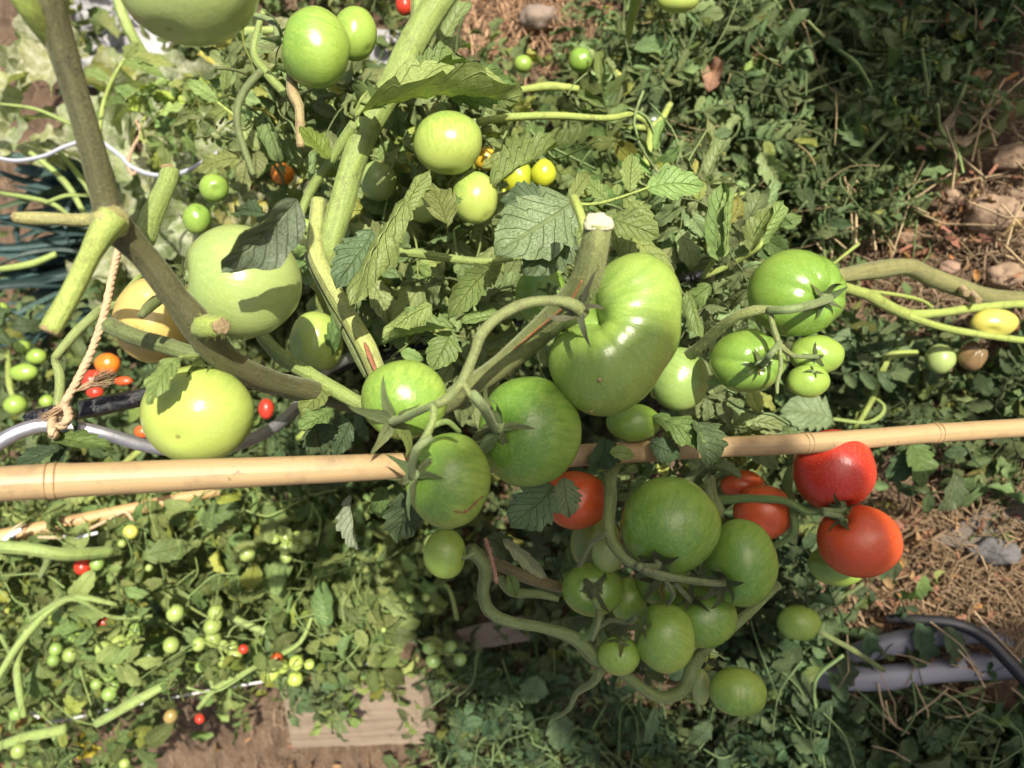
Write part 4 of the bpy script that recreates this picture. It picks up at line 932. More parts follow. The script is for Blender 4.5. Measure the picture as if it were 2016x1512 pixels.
tube_thing('support_wire', [(-60, 296, .95, 9), (0, 312, .95, 8), (40, 316, .95, 8), (90, 306, .95, 8), (130, 288, .95, 8), (185, 275, .96, 9), (235, 305, .95, 9), (258, 328, .95, 9), (300, 344, .95, 9), (345, 343, .95, 9), (385, 328, .95, 8), (430, 300, .97, 8)], (.36, .38, .42), M_PLASTIC, 'thin white wavy wire crossing behind the thick olive stem', 'plant support', .0, 10)
tube_thing('support_wire', [(-40, 1340, 1.2, 6), (5, 1362, 1.2, 6), (45, 1385, 1.2, 6), (75, 1412, 1.2, 6), (95, 1420, 1.2, 6), (140, 1415, 1.2, 5), (205, 1400, 1.2, 5), (290, 1383, 1.2, 5), (400, 1362, 1.2, 5), (500, 1345, 1.2, 5), (600, 1328, 1.2, 5), (740, 1305, 1.22, 4)], (.62, .62, .60), M_PLASTIC, 'thin pale wire running through the bottom of the cherry tomato foliage', 'plant support', .0, 8)
tube_thing('wire_clip', [(8, 1064, .99, 9), (25, 1052, .99, 10), (42, 1042, .99, 9)], (.6, .65, .72), M_PLASTIC, 'short shiny wire piece at the end of the thinner bamboo stake', 'clip', 0)
tube_thing('wire_clip', [(125, 1053, 1.0, 8), (140, 1058, 1.0, 8), (165, 1055, 1.0, 7), (192, 1049, 1.0, 6)], (.66, .68, .7), M_PLASTIC, 'white wire piece lying on the loose pale twine', 'clip', 0)

# ------------------------------------------------------------------ planks, sheeting, pipes, clods
def plank(corners, thick, label, color):
    """corners on the ground, clockwise picture points"""
    q = [G(x, y, thick + .012) for x, y in corners]; n = 20; V, F, UV = [], [], []
    c = sum(q, Vector()) / 4
    A, B, C, D = q
    for side in (0, 1):
        for i in range(n + 1):
            for j in range(7):
                a = A.lerp(B, i / n); b = D.lerp(C, i / n); p = a.lerp(b, j / 6)
                wz = .0015 * noise.noise(Vector((p.x * 60, p.y * 60, side))) if 0 < j < 6 else -.001
                e = .0025 * noise.noise(p * 90)
                V.append((p.x + (e if j in (0, 6) else 0), p.y + e, p.z + wz - (thick if side else 0))); UV.append((j / 6, i / n * (B - A).length * 3))
    k = 7 * (n + 1)
    for i in range(n):
        for j in range(6):
            a = i * 7 + j; F.append((a, a + 7, a + 8, a + 1)); F.append((k + a, k + a + 1, k + a + 8, k + a + 7))
        F += [(i * 7, k + i * 7, k + i * 7 + 7, i * 7 + 7), (i * 7 + 6, i * 7 + 13, k + i * 7 + 13, k + i * 7 + 6)]
    for j in range(6):
        F += [(j, j + 1, k + j + 1, k + j), (n * 7 + j, k + n * 7 + j, k + n * 7 + j + 1, n * 7 + j + 1)]
    me = mesh_np('plank', np.array(V) - np.array(c), F, M_WOOD, UV, np.full(len(V), .5), smooth=False)
    o = link('plank', me, None, color, Matrix.Translation(c)); tag(o, label, 'plank', 'old boards lying between the plants')
plank([(555, 1355), (822, 1330), (852, 1464), (575, 1472)], .022, 'grey wooden plank end lying on the soil at the bottom, nail holes and grain', (.225, .175, .125))
plank([(800, 1262), (1060, 1205), (1100, 1250), (860, 1292)], .022, 'grey brown plank lying under the curved stem of the hanging cluster', (.25, .205, .16))
plank([(1830, 1060), (2090, 930), (2120, 985), (1900, 1085)], .006, 'weathered grey board half buried in straw at the right edge', (.15, .125, .10))

def sheeting(poly, h, label, color, amp=.02, seed=0, n=34):
    """a crumpled sheet draped on the soil over a picture quadrilateral"""
    A, B, C, D = [G(x, y, h) for x, y in poly]; V = []; c = (A + B + C + D) / 4
    for i in range(n + 1):
        for j in range(n + 1):
            p = A.lerp(B, i / n).lerp(D.lerp(C, i / n), j / n); s = Vector((p.x, p.y, seed))
            e = min(i, n - i, j, n - j) / n
            V.append((p.x + .02 * noise.noise(s * 9) , p.y + .02 * noise.noise(s * 9 + Vector((7, 0, 0))), p.z + amp * (abs(noise.noise(s * 8)) * 1.6 + .6 * abs(noise.noise(s * 21))) - .02 * (1 - min(1, e * 6))))
    F = [(i * (n + 1) + j, (i + 1) * (n + 1) + j, (i + 1) * (n + 1) + j + 1, i * (n + 1) + j + 1) for i in range(n) for j in range(n)]
    o = link('plastic_sheet', mesh_np('plastic_sheet', np.array(V) - np.array(c), F, M_PLASTIC, None, np.full(len(V), .5)), None, color, Matrix.Translation(c))
    tag(o, label, 'plastic sheet')
sheeting([(125, -60), (330, -40), (380, 190), (150, 170)], .05, 'crumpled white mulch sheet on the ground at the upper left', (.30, .295, .30), .05, 1)
sheeting([(690, 60), (860, 40), (800, 190), (680, 200)], .04, 'small piece of pale sheeting behind the spiky calyx tomatoes', (.36, .35, .35), .04, 5)
tube_thing('plastic_tube', [(1600, 1338, 1.02, 24), (1640, 1336, 1.01, 44), (1740, 1334, 1.0, 48), (1830, 1322, 1.0, 46), (1910, 1312, 1.0, 54), (1985, 1312, 1.0, 50), (2010, 1315, 1.0, 30)], (.25, .25, .285), M_PLASTIC, 'lower of two pale lilac plastic tubes lying in the weeds', 'plastic tube', .12, 16)
tube_thing('plastic_tube', [(1670, 1290, 1.02, 26), (1700, 1282, 1.01, 40), (1780, 1262, 1.0, 44), (1860, 1250, 1.0, 40), (1940, 1250, 1.0, 34), (1990, 1265, 1.0, 20)], (.22, .22, .25), M_PLASTIC, 'upper of two pale lilac plastic tubes, partly covered by leaves', 'plastic tube', .12, 16)
tube_thing('drip_hose', [(1745, 1218, 1.02, 16), (1800, 1220, 1.0, 22), (1880, 1228, .98, 24), (1940, 1256, .965, 26), (1985, 1300, .955, 28), (2040, 1360, .95, 28)], (.02, .02, .022), M_PLASTIC, 'curved black hose lying over the lilac sheet strips', 'hose', .06)
tube_thing('drip_hose', [(1900, 1105, 1.12, 16), (1950, 1130, 1.11, 22), (2040, 1160, 1.10, 24)], (.025, .024, .024), M_PLASTIC, 'black hose end sticking out of the lit straw at the right edge', 'hose', .06)
tube_thing('drip_hose', [(1560, 1300, 1.12, 18), (1552, 1350, 1.12, 20), (1556, 1440, 1.12, 20), (1580, 1530, 1.12, 22)], (.015, .015, .017), M_PLASTIC, 'black hose running down through the weeds left of the lilac strips', 'hose', .06)

def clod(px, py, w, h, label, color=(.27, .19, .125), seed=0, group='clods and stones on the soil'):
    c = G(px, py, .018); z = (c - CO).dot(cd); a, b = w / FPX * z, h / FPX * z
    V, F = [], []; n, m = 18, 26; R = random.Random(seed); o = Vector((R.random() * 40, 3, 1))
    for i in range(n + 1):
        for k in range(m):
            th, f = PI * i / n, 2 * PI * k / m; d = Vector((math.sin(th) * math.cos(f), math.sin(th) * math.sin(f), math.cos(th)))
            q = 1 + .30 * noise.noise(d * 1.6 + o) + .13 * noise.noise(d * 4 + o) + .06 * noise.noise(d * 11 + o)
            V.append((d.x * b * q, d.y * a * q, d.z * min(a, b) * 1.0 * q))
    F = [(i * m + k, (i + 1) * m + k, (i + 1) * m + (k + 1) % m, i * m + (k + 1) % m) for i in range(n) for k in range(m)]
    ob = link('soil_clod', mesh_np('soil_clod', V, F, M_SOIL_CLOD, None, np.full(len(V), .5)), None, color, Matrix.Translation(c))
    tag(ob, label, 'clod', group)
clod(1955, 422, 54, 36, 'large pale soil clod on straw at the right', seed=1)
clod(1872, 388, 20, 15, 'small pale clod left of the large one', seed=2)
clod(2012, 385, 22, 16, 'clod cut by the right edge above the large one', seed=3)
clod(1842, 218, 38, 26, 'shaded brown clod beside the dry papery leaf', (.19, .13, .09), 4)
clod(1780, 468, 24, 13, 'oblong brown clod below the shaded vines', (.24, .16, .10), 5)
clod(1975, 545, 34, 26, 'pale clod just above the pruned vine', seed=6)
clod(1868, 527, 18, 13, 'pinkish clod touching the top of the pruned vine', (.32, .21, .15), 7)
clod(1995, 310, 34, 24, 'rough brown clod in half shade above the large pale one', (.20, .14, .09), 8)
clod(1960, 1085, 44, 26, 'grey stone half covered by lit straw', (.12, .115, .11), 9)
clod(1060, 35, 36, 24, 'flat grey brown stone on the bare straw patch at top', (.23, .18, .14), 10)

# ------------------------------------------------------------------ straw, weeds, ground cover (nobody could count them)
def straw(name, poly, n, label, color, seed, h=.015, L=(.006, .045), w=(.0003, .0016), extra=0):
    r = random.Random(seed); V, F3, T = [], [], []
    heaps = [sample_poly(r, poly) for _ in range(max(6, n // 45))]
    for _ in range(n):
        x, y = sample_poly(r, poly)
        if r.random() < .7: x, y = heaps[r.randrange(len(heaps))]; x += r.gauss(0, 26); y += r.gauss(0, 26)
        c = G(x, y, 0) + Vector((0, 0, r.random() ** 2 * h + .002))
        a = r.uniform(0, 2 * PI); d = Vector((math.cos(a), math.sin(a), r.uniform(-.18, .25))); l = r.uniform(*L) * .5; ww = w[0] + (w[1] - w[0]) * r.random() ** 2.2
        s = Vector((-d.y, d.x, 0)).normalized() * ww; up = Vector((0, 0, ww)); bend = Vector((r.uniform(-1, 1), r.uniform(-1, 1), r.uniform(-.3, .3))) * l * .25
        k = len(V)
        for q, o in ((-1, -bend * .5), (0, bend * .5), (1, -bend * .5)):
            p = c + d * (l * q) + o; V += [p + s, p - s, p + up * 1.4]
        for i in (0, 3):
            for a_, b_ in ((0, 1), (1, 2), (2, 0)):
                F3 += [(k + i + a_, k + i + b_, k + i + 3 + b_), (k + i + a_, k + i + 3 + b_, k + i + 3 + a_)]
        T += [r.random()] * 9
    o = link(name, mesh_np(name, [tuple(v) for v in V], None, M_STRAW, None, T, smooth=False, f3=F3), None, color)
    o['kind'] = 'stuff'; tag(o, label, 'straw')
straw('straw', [(-200, -150), (2200, -150), (2200, 1650), (-200, 1650)], 7500, 'dry straw and plant bits scattered over the brown soil', (.25, .18, .115), 1)
straw('straw', [(1680, 1010), (2120, 900), (2120, 1260), (1900, 1230), (1640, 1260), (1620, 1200)], 2300, 'thick golden straw lit by the sun at the right edge', (.27, .19, .11), 2, .03)
straw('straw', [(1640, 470), (2120, 400), (2120, 640), (1640, 640)], 1700, 'straw around the pruned vine at the right', (.27, .195, .12), 3, .02)
straw('straw', [(880, -60), (1180, -60), (1160, 170), (900, 160)], 1600, 'reddish straw on the bare patch at the top', (.42, .27, .16), 4, .02)
straw('straw', [(1150, 1290), (1600, 1180), (1560, 1540), (1250, 1540), (1130, 1420)], 1800, 'dull straw in shade under the hanging cluster', (.30, .21, .14), 5, .02)
straw('straw', [(1640, 1230), (2040, 1215), (2040, 1350), (1640, 1370)], 70, 'pale straw lying across the plastic tubes', (.40, .30, .18), 8, .14, (.03, .08), (.0006, .0013))
straw('long_straw', [(1450, -60), (2100, -60), (2100, 560), (1500, 460)], 110, 'a few long pale straw stalks lying over the pruned vines', (.46, .35, .20), 6, .07, (.06, .12), (.0011, .0018))

ARRS = []
for k in range(8):
    st = ('flat', 'arch', 'fold', 'curl', 'roll', 'twist', 'under', 'flat')[k]
    ARRS.append((*leaflet_arr(9, 1, W=.22 + .03 * (k % 4), lobes=2.8 + .3 * k, depth=.55, seed=40 + k, quilt=0, wavy=.06, **STY[st]), np.zeros(1), None))
def sprigs(style, k0, Wr, spread=1.0):
    out = []
    for k in range(10):
        m = compound(k0 + k, 1 + k % 3, style, n=7, m=1, droop=.3 + .1 * (k % 4), spread=spread, raw=True, Wr=Wr)
        out.append((np.concatenate(m.v), np.concatenate(m.f), np.concatenate(m.uv), np.concatenate(m.t), np.concatenate(m.f3)))
    return out
SPRIG = sprigs(('flat', 'arch', 'fold', 'curl'), 200, (.22, .36)); SPRIG_DRY = sprigs(('roll', 'curl', 'twist', 'under', 'fold'), 300, (.15, .30), .8)
SCALE_SPRIG = 1.9
def leaf_mass(name, regions, label, color, seed, cat='foliage', size=(.022, .055), h=(.004, .06), tilt=.6, mat=None, arrs=None):
    """ground cover: thousands of small leaves in clumps with a few stalks"""
    r = random.Random(seed); mb = MB(); arrs = arrs or SPRIG
    for poly, n, hk in regions:
        clumps = [sample_poly(r, poly) for _ in range(max(3, n // 14))]
        for i in range(n):
            cx_, cy_ = clumps[r.randrange(len(clumps))]; x, y = cx_ + r.gauss(0, 34), cy_ + r.gauss(0, 34)
            hh = (h[0] + (h[1] - h[0]) * r.random() ** 1.3) * hk
            b = G(x, y, 0) + Vector((0, 0, hh)); a = r.uniform(0, 2 * PI); L = r.uniform(*size)
            d = Vector((math.cos(a), math.sin(a), r.uniform(-.5, .35))); nm = Vector((r.gauss(0, tilt), r.gauss(0, tilt), 1))
            k = SCALE_SPRIG if arrs is not ARRS and r.random() < .62 else 1
            ar = arrs[r.randrange(len(arrs))] if k > 1 else ARRS[r.randrange(len(ARRS))]
            L *= k; M = frame(b, b + d.normalized() * L, nm, L); v, f, uv, tt, f3 = ar
            mb.add(v @ np.array(M.to_3x3()).T + np.array(b), f, uv, r.random() * .9 + ((tt - .45) * .8 if len(tt) == len(v) else 0), f3)
    o = mb.obj(name, mat or M_LEAF, None, color, origin=(0, 0, 0)); o['kind'] = 'stuff'; tag(o, label, cat)
    return o
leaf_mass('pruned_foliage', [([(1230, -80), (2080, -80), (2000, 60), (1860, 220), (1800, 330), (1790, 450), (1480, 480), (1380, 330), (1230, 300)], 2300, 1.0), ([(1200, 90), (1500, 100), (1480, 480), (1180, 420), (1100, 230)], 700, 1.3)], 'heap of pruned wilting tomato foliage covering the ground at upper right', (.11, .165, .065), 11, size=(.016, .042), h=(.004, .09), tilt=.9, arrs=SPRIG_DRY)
leaf_mass('weeds', [([(1480, 1180), (1590, 1200), (1620, 1400), (2120, 1390), (2120, 1600), (1480, 1600)], 480, 1.2), ([(1640, 1230), (2050, 1210), (2050, 1370), (1640, 1380)], 5, 1.5), ([(820, 1290), (1500, 1420), (1500, 1600), (820, 1600)], 420, 1.0), ([(850, 1060), (1150, 1150), (1150, 1330), (830, 1280)], 170, 1.0), ([(1000, 900), (1560, 900), (1560, 1220), (1000, 1240)], 330, 1.6)], 'shaded low weeds and leafy growth along the bottom', (.10, .15, .06), 12, size=(.02, .06), h=(.004, .07))
leaf_mass('weeds', [([(1640, 640), (2120, 650), (2120, 880), (1660, 880)], 200, 1.0), ([(1150, 480), (1700, 470), (1720, 700), (1650, 900), (1400, 900)], 380, 1.3), ([(1720, 880), (2120, 870), (2120, 980), (1720, 1010)], 60, .8)], 'green weeds on the soil at the right behind the stake', (.11, .16, .06), 13, size=(.02, .055))
leaf_mass('undergrowth', [([(150, -100), (700, -100), (850, 140), (1000, 500), (300, 700)], 800, 1.6), ([(-250, 600), (1000, 500), (1000, 1000), (-250, 1000)], 1500, 2.2), ([(850, 150), (1250, 150), (1300, 800), (850, 800)], 600, 2.0)], 'dense green undergrowth behind the staked plants', (.12, .165, .06), 14, tilt=.9, size=(.025, .07), h=(.0, .09))
leaf_mass('undergrowth', [([(-250, 950), (900, 980), (860, 1300), (500, 1300), (-250, 1450)], 2300, 2.4), ([(-250, 1380), (260, 1400), (260, 1650), (-250, 1650)], 420, 1.6)], 'mass of small leaves under the cherry tomatoes at lower left', (.15, .215, .066), 15, tilt=.8, size=(.02, .055), h=(.0, .1))
leaf_mass('plant_litter', [([(1650, 1000), (2120, 920), (2120, 1230), (1640, 1240)], 260, .6), ([(1640, 480), (2120, 300), (2120, 640), (1640, 640)], 120, .6), ([(-200, -100), (2150, -100), (2150, 1650), (-200, 1650)], 900, 1.0), ([(1150, -50), (2050, -50), (2050, 500), (1400, 480)], 120, 1.6)], 'brown crumpled leaf bits lying on soil and foliage', (.26, .16, .08), 16, cat='leaf litter', size=(.008, .026), h=(.004, .05), tilt=.9, mat=M_DRY, arrs=ARRS)
def stalks(plant, poly, zr, n, color, seed, wd=(.0007, .0018), ln=(.03, .11)):
    r = random.Random(seed); mb = MB()
    for _ in range(n):
        x, y = sample_poly(r, poly); z = min(r.uniform(*zr), gz(x, y) - .015); b = P(x, y, z); d = rdir(r); d.z *= .6; d.normalize(); l = r.uniform(*ln); w = r.uniform(*wd)
        c = rdir(r) * l * .18
        add_tube(mb, [b - d * l * .5, b - d * l * .15 + c, b + d * l * .2 + c * .6, b + d * l * .5], [w, w * .9, w * .8, w * .6], 4, 3, tint=r.random())
    o = mb.obj('thin_stalks', M_STEM, plant, color); o['kind'] = 'stuff'
# thin grass along the bottom
def grass(poly, n, seed):
    r = random.Random(seed); mb = MB()
    v, f, uv = leaflet_arr(6, 1, W=.02, fold=.3, curl=1.2, quilt=0, wavy=0, kind='strap')
    for _ in range(n):
        x, y = sample_poly(r, poly); b = G(x, y, .002); a = r.uniform(0, 2 * PI); L = r.uniform(.05, .14)
        d = Vector((math.cos(a), math.sin(a), r.uniform(.1, 1.2))); M = frame(b, b + d.normalized() * L, Vector((0, 0, 1)), L * r.uniform(.6, 1.1))
        mb.add(v @ np.array(M.to_3x3()).T + np.array(b), f, uv, r.random())
    o = mb.obj('grass', M_STRAP, None, (.10, .15, .05), origin=(0, 0, 0)); o['kind'] = 'stuff'; tag(o, 'thin grass blades between the weeds at the bottom', 'grass')
grass([(830, 1300), (1560, 1380), (1560, 1600), (830, 1600)], 500, 3)

# dry papery leaf, flowers
def dry(px, py, z, L, label, seed, col=(.33, .25, .15), nrm=(0, 0, 1), ang=0):
    v, f, uv = leaflet_arr(16, 4, W=.42, lobes=4, depth=.3, seed=seed, fold=.5, curl=1.4, roll=1.2, wavy=.12, twist=.7)
    c = P(px, py, z); d = CV(math.cos(ang), math.sin(ang), .2)
    o = link('dry_leaf', mesh_np('dry_leaf', v, f, M_DRY, uv, np.full(len(v), .5)), None, col, frame(c - d * L / 2, c + d * L / 2, CV(*nrm), L)); tag(o, label, 'dry leaf')
dry(1890, 265, 1.0, .075, 'pale papery dead leaf on the shaded vines near the right edge', 3, (.40, .32, .20), ang=.4)
dry(1402, 145, .99, .045, 'tan shrivelled leaf hanging among the pruned vines', 5, (.40, .27, .15), ang=1.4)
dry(172, 1470, 1.25, .05, 'yellow spotted leaf at the bottom left corner', 7, (.55, .42, .06), ang=-1.3)
dry(30, 1428, 1.2, .05, 'brown dry leaf near the pale wire at lower left', 8, (.34, .20, .08), ang=.7)
dry(425, 110, 1.3, .07, 'yellow leaf with brown edges near the white mulch sheet', 9, (.46, .44, .10), ang=-.4)
dry(718, 1245, 1.2, .05, 'yellow and red leaf in the middle of the lower foliage', 10, (.50, .35, .05), ang=1.2)
dry(1330, 450, .85, .03, 'small dry curled leaf behind the kidney shaped tomato', 12, (.42, .30, .15), ang=1)

# ------------------------------------------------------------------ leafy plants further back, each leaf a part
KEEP = [(745, 357, .66, 38), (834, 402, .64, 34), (421, 370, .75, 28), (388, 431, .75, 28), (603, 445, .7, 15), (957, 312, .72, 24), (1030, 300, .76, 26), (1018, 348, .74, 30), (1070, 341, .73, 26), (1143, 118, .98, 24), (1030, 126, .98, 17), (699, 66, .61, 44), (621, 95, .58, 70), (556, 342, .85, 22), (797, 10, .8, 20), (212, 735, 1.05, 40), (524, 805, 1.0, 18), (45, 735, 1.15, 50), (1285, 250, .98, 30), (1570, 730, .5, 60), (1851, 706, .88, 28), (1915, 700, .87, 30), (1957, 636, .84, 40), (1573, 1226, .86, 42)]
def scatter_leaves(plant, poly, zr, n, L, meshes, color, seed, updir=(0, .25, 1), tilt=.5, vary=.25, name='leaf'):
    r = random.Random(seed)
    for _ in range(n):
        x, y = sample_poly(r, poly); gzz = gz(x, y)
        z = r.uniform(*zr); z = min(z, gzz - .02)
        if any(z < tz and (x - tx) ** 2 + (y - ty) ** 2 < (tr + 62) ** 2 for tx, ty, tz, tr in KEEP): continue
        b = P(x, y, z); d = rdir(r); d.z = d.z * .5; d.normalize(); l = r.uniform(*L)
        nm = (Vector((0, 0, 1)) * .6 + SUN * .5 + rdir(r) * tilt).normalized()
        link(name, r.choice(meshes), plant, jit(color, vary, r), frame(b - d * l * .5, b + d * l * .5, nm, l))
def vines(plant, rows_list, color, name='side_shoot'):
    for rows in rows_list: stem(plant, name, rows, jit(color, .15), 8, 5)
bg1 = empty('tomato_plant', G(700, 350, 0), 'tomato plant with small leaves filling the middle behind the speckled stem', 'plant')
scatter_leaves(bg1, [(480, 120), (1000, 180), (1100, 500), (1050, 700), (700, 680), (560, 480)], (.64, .95), 80, (.07, .13), COMPOUND, GREEN_PALE, 21, tilt=.6)
scatter_leaves(bg1, [(700, 150), (1100, 260), (1100, 560), (900, 720), (640, 640)], (.85, 1.15), 60, (.08, .14), COMPOUND, GREEN, 22)
vines(bg1, [[(690, 230, .9, 12), (760, 330, .85, 14), (860, 420, .8, 12), (960, 440, .8, 10)], [(640, 620, .8, 12), (740, 560, .8, 14), (860, 560, .8, 12), (980, 470, .85, 10)], [(730, 420, .7, 10), (738, 370, .7, 10), (735, 330, .7, 8)], [(800, 700, .7, 12), (860, 690, .72, 12), (930, 690, .74, 10)]], STEMG)
scatter_leaves(bg1, [(600, 150), (820, 130), (1010, 210), (1130, 300), (1100, 560), (900, 720), (760, 660), (620, 560), (680, 300)], (.585, .76), 130, (.07, .12), COMPOUND_NEAR, (.195, .262, .10), 121, tilt=.75)
scatter_leaves(bg1, [(440, 60), (600, 190), (640, 420), (560, 480), (430, 330)], (.64, .9), 55, (.07, .12), COMPOUND_NEAR, (.195, .262, .10), 122, tilt=.7)
bg2 = empty('tomato_plant', G(1330, 420, 0), 'tomato plant with curled leaves behind the kidney shaped tomato', 'plant')
scatter_leaves(bg2, [(1080, 120), (1300, 250), (1480, 420), (1480, 640), (1400, 900), (1320, 560), (1100, 420)], (.72, 1.05), 70, (.07, .12), COMPOUND[2::3] + COMPOUND[:2], GREEN, 23, tilt=.7)
scatter_leaves(bg2, [(1290, 330), (1480, 420), (1480, 640), (1420, 900), (1340, 900), (1360, 560)], (.58, .85), 70, (.06, .11), COMPOUND_NEAR, (.19, .255, .105), 123, tilt=.75)
scatter_leaves(bg2, [(1100, 60), (1330, 150), (1450, 400), (1300, 380), (1120, 230)], (.8, 1.02), 40, (.05, .10), COMPOUND_NEAR + WILTED, (.17, .235, .09), 124, tilt=.8)
scatter_leaves(bg2, [(1160, 890), (1560, 880), (1550, 960), (1400, 1000), (1170, 960)], (.62, .8), 22, (.05, .09), COMPOUND_NEAR, (.18, .25, .09), 125)
vines(bg2, [[(1240, 225, .8, 10), (1280, 250, .8, 14), (1270, 330, .8, 16), (1262, 380, .82, 12)], [(1320, 205, .85, 12), (1285, 250, .82, 14), (1210, 245, .84, 8)], [(1310, 430, .75, 14), (1390, 400, .78, 12), (1470, 380, .8, 8)], [(1385, 545, .6, 12), (1440, 520, .59, 12), (1490, 490, .57, 10), (1500, 475, .57, 8)], [(1385, 545, .6, 11), (1400, 520, .58, 10), (1415, 505, .57, 8)],
            [(1010, 180, .9, 14), (1080, 170, .9, 18), (1140, 175, .9, 12)], [(1260, -20, .7, 24), (1245, 30, .74, 20), (1238, 70, .78, 14)]], STEML)
heap = empty('pruned_vines', G(1650, 200, 0), 'tangle of cut tomato vines with wilted leaves on the ground at upper right', 'plant cuttings')
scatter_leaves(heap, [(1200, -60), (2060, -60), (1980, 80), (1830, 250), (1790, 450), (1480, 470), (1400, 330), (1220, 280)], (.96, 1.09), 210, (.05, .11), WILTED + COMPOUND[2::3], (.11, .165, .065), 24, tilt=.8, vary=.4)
r_ = random.Random(5)
for k in range(26):
    x, y = sample_poly(r_, [(1150, -20), (2000, -20), (1980, 100), (1820, 420), (1500, 450), (1420, 330), (1250, 260)]); a = r_.uniform(0, 2 * PI); l = r_.uniform(80, 220); z = gz(x, y) - r_.uniform(.03, .09)
    rows = [(x, y, z, 9)]
    for q in range(3):
        a += r_.uniform(-.6, .6); x += math.cos(a) * l / 3; y += math.sin(a) * l / 3; rows.append((x, y, min(z + r_.uniform(-.03, .03), gz(x, y) - .012), 9 - 2 * q))
    stem(heap, 'cut_vine', rows, jit((.11, .16, .055), .3, r_), 6, 4)
bg3 = empty('tomato_plant', G(1950, 760, 0), 'leafy green plant on the soil at the right edge above the stake', 'plant')
scatter_leaves(bg3, [(1700, 650), (1830, 640), (2060, 690), (2060, 850), (1800, 860), (1680, 780)], (.88, 1.04), 34, (.06, .11), COMPOUND[:5], (.085, .13, .055), 25)
bg4 = empty('tomato_plant', G(1700, 1430, 0), 'shaded sprawling tomato seedlings in the lower right corner', 'plant')
scatter_leaves(bg4, [(1480, 1250), (1570, 1280), (1620, 1420), (2060, 1420), (2060, 1580), (1500, 1580)], (.92, 1.08), 85, (.06, .12), COMPOUND, (.07, .12, .052), 26, tilt=.4)
scatter_leaves(bg4, [(1700, 1220), (2000, 1240), (2000, 1340), (1700, 1340)], (.95, 1.03), 5, (.06, .10), COMPOUND, (.05, .095, .045), 27, tilt=.4)
vines(bg4, [[(1500, 1560, 1.0, 9), (1620, 1480, 1.0, 10), (1700, 1410, 1.0, 8)], [(1740, 1350, 1.0, 8), (1850, 1380, 1.0, 10), (1960, 1340, 1.0, 9), (2030, 1310, 1.0, 7)], [(1850, 1385, 1.0, 7), (1930, 1470, 1.0, 8), (2030, 1460, 1.0, 9)], [(1660, 1290, .9, 7), (1605, 1340, .92, 7), (1610, 1420, .95, 6)]], (.12, .19, .07))
scatter_leaves(pl3, [(1040, 1080), (1330, 1080), (1500, 1240), (1330, 1340), (1060, 1230)], (.60, .75), 20, (.05, .09), COMPOUND_NEAR, (.10, .15, .06), 126)
bg5 = empty('weed_plant', G(1120, 1450, 0), 'broad leaved weeds in shade below the hanging cluster', 'weed')
scatter_leaves(bg5, [(900, 1310), (1120, 1340), (1480, 1440), (1480, 1580), (900, 1580)], (.98, 1.12), 46, (.05, .10), COMPOUND, (.07, .12, .055), 28, tilt=.4)
scatter_leaves(bg5, [(1540, 1060), (1720, 1120), (1760, 1200), (1560, 1200)], (.8, .95), 14, (.06, .10), COMPOUND, GREEN_DARK, 29)
for b, t, w in (((1800, 1225, .975), (1840, 1320, .985), 56), ((1860, 1235, .97), (1900, 1318, .98), 54), ((1705, 1245, .98), (1720, 1300, .99), 50), ((1650, 1300, .98), (1690, 1350, .985), 44)): leaf(bg4, b, t, w, 'flat', 1, (.06, .10, .05))
for b, t, w in (((1095, 1400, 1.0), (1110, 1480, 1.0), 60), ((1060, 1330, 1.0), (1040, 1390, 1.0), 60), ((1290, 1390, .95), (1275, 1470, .95), 26), ((1400, 1420, 1.0), (1360, 1470, 1.0), 40), ((1350, 1310, .8), (1320, 1340, .8), 34)): leaf(bg5, b, t, w, 'flat', 0, (.10, .16, .075))
ch = empty('cherry_tomato_plant', G(300, 1250, 0), 'bushy cherry tomato plant filling the lower left with small round fruit', 'plant')
scatter_leaves(ch, [(-80, 980), (560, 950), (760, 1000), (830, 1180), (700, 1330), (430, 1330), (120, 1400), (-80, 1420)], (.98, 1.3), 165, (.07, .14), COMPOUND, (.155, .22, .07), 31, tilt=.45)
scatter_leaves(ch, [(-80, 1320), (260, 1340), (300, 1450), (230, 1560), (-80, 1560)], (1.0, 1.25), 50, (.06, .12), COMPOUND, (.115, .165, .055), 32)
scatter_leaves(ch, [(500, 1250), (720, 1290), (680, 1400), (560, 1420)], (1.0, 1.2), 14, (.05, .10), COMPOUND, (.115, .17, .07), 33)
BROAD = [LEAFLETS[k, q] for k in ('flat', 'smooth', 'arch') for q in range(3)]
scatter_leaves(ch, [(-60, 970), (560, 950), (820, 1080), (760, 1300), (430, 1330), (120, 1400), (-60, 1400)], (.985, 1.2), 75, (.035, .068), BROAD, (.14, .205, .07), 131, tilt=.55)
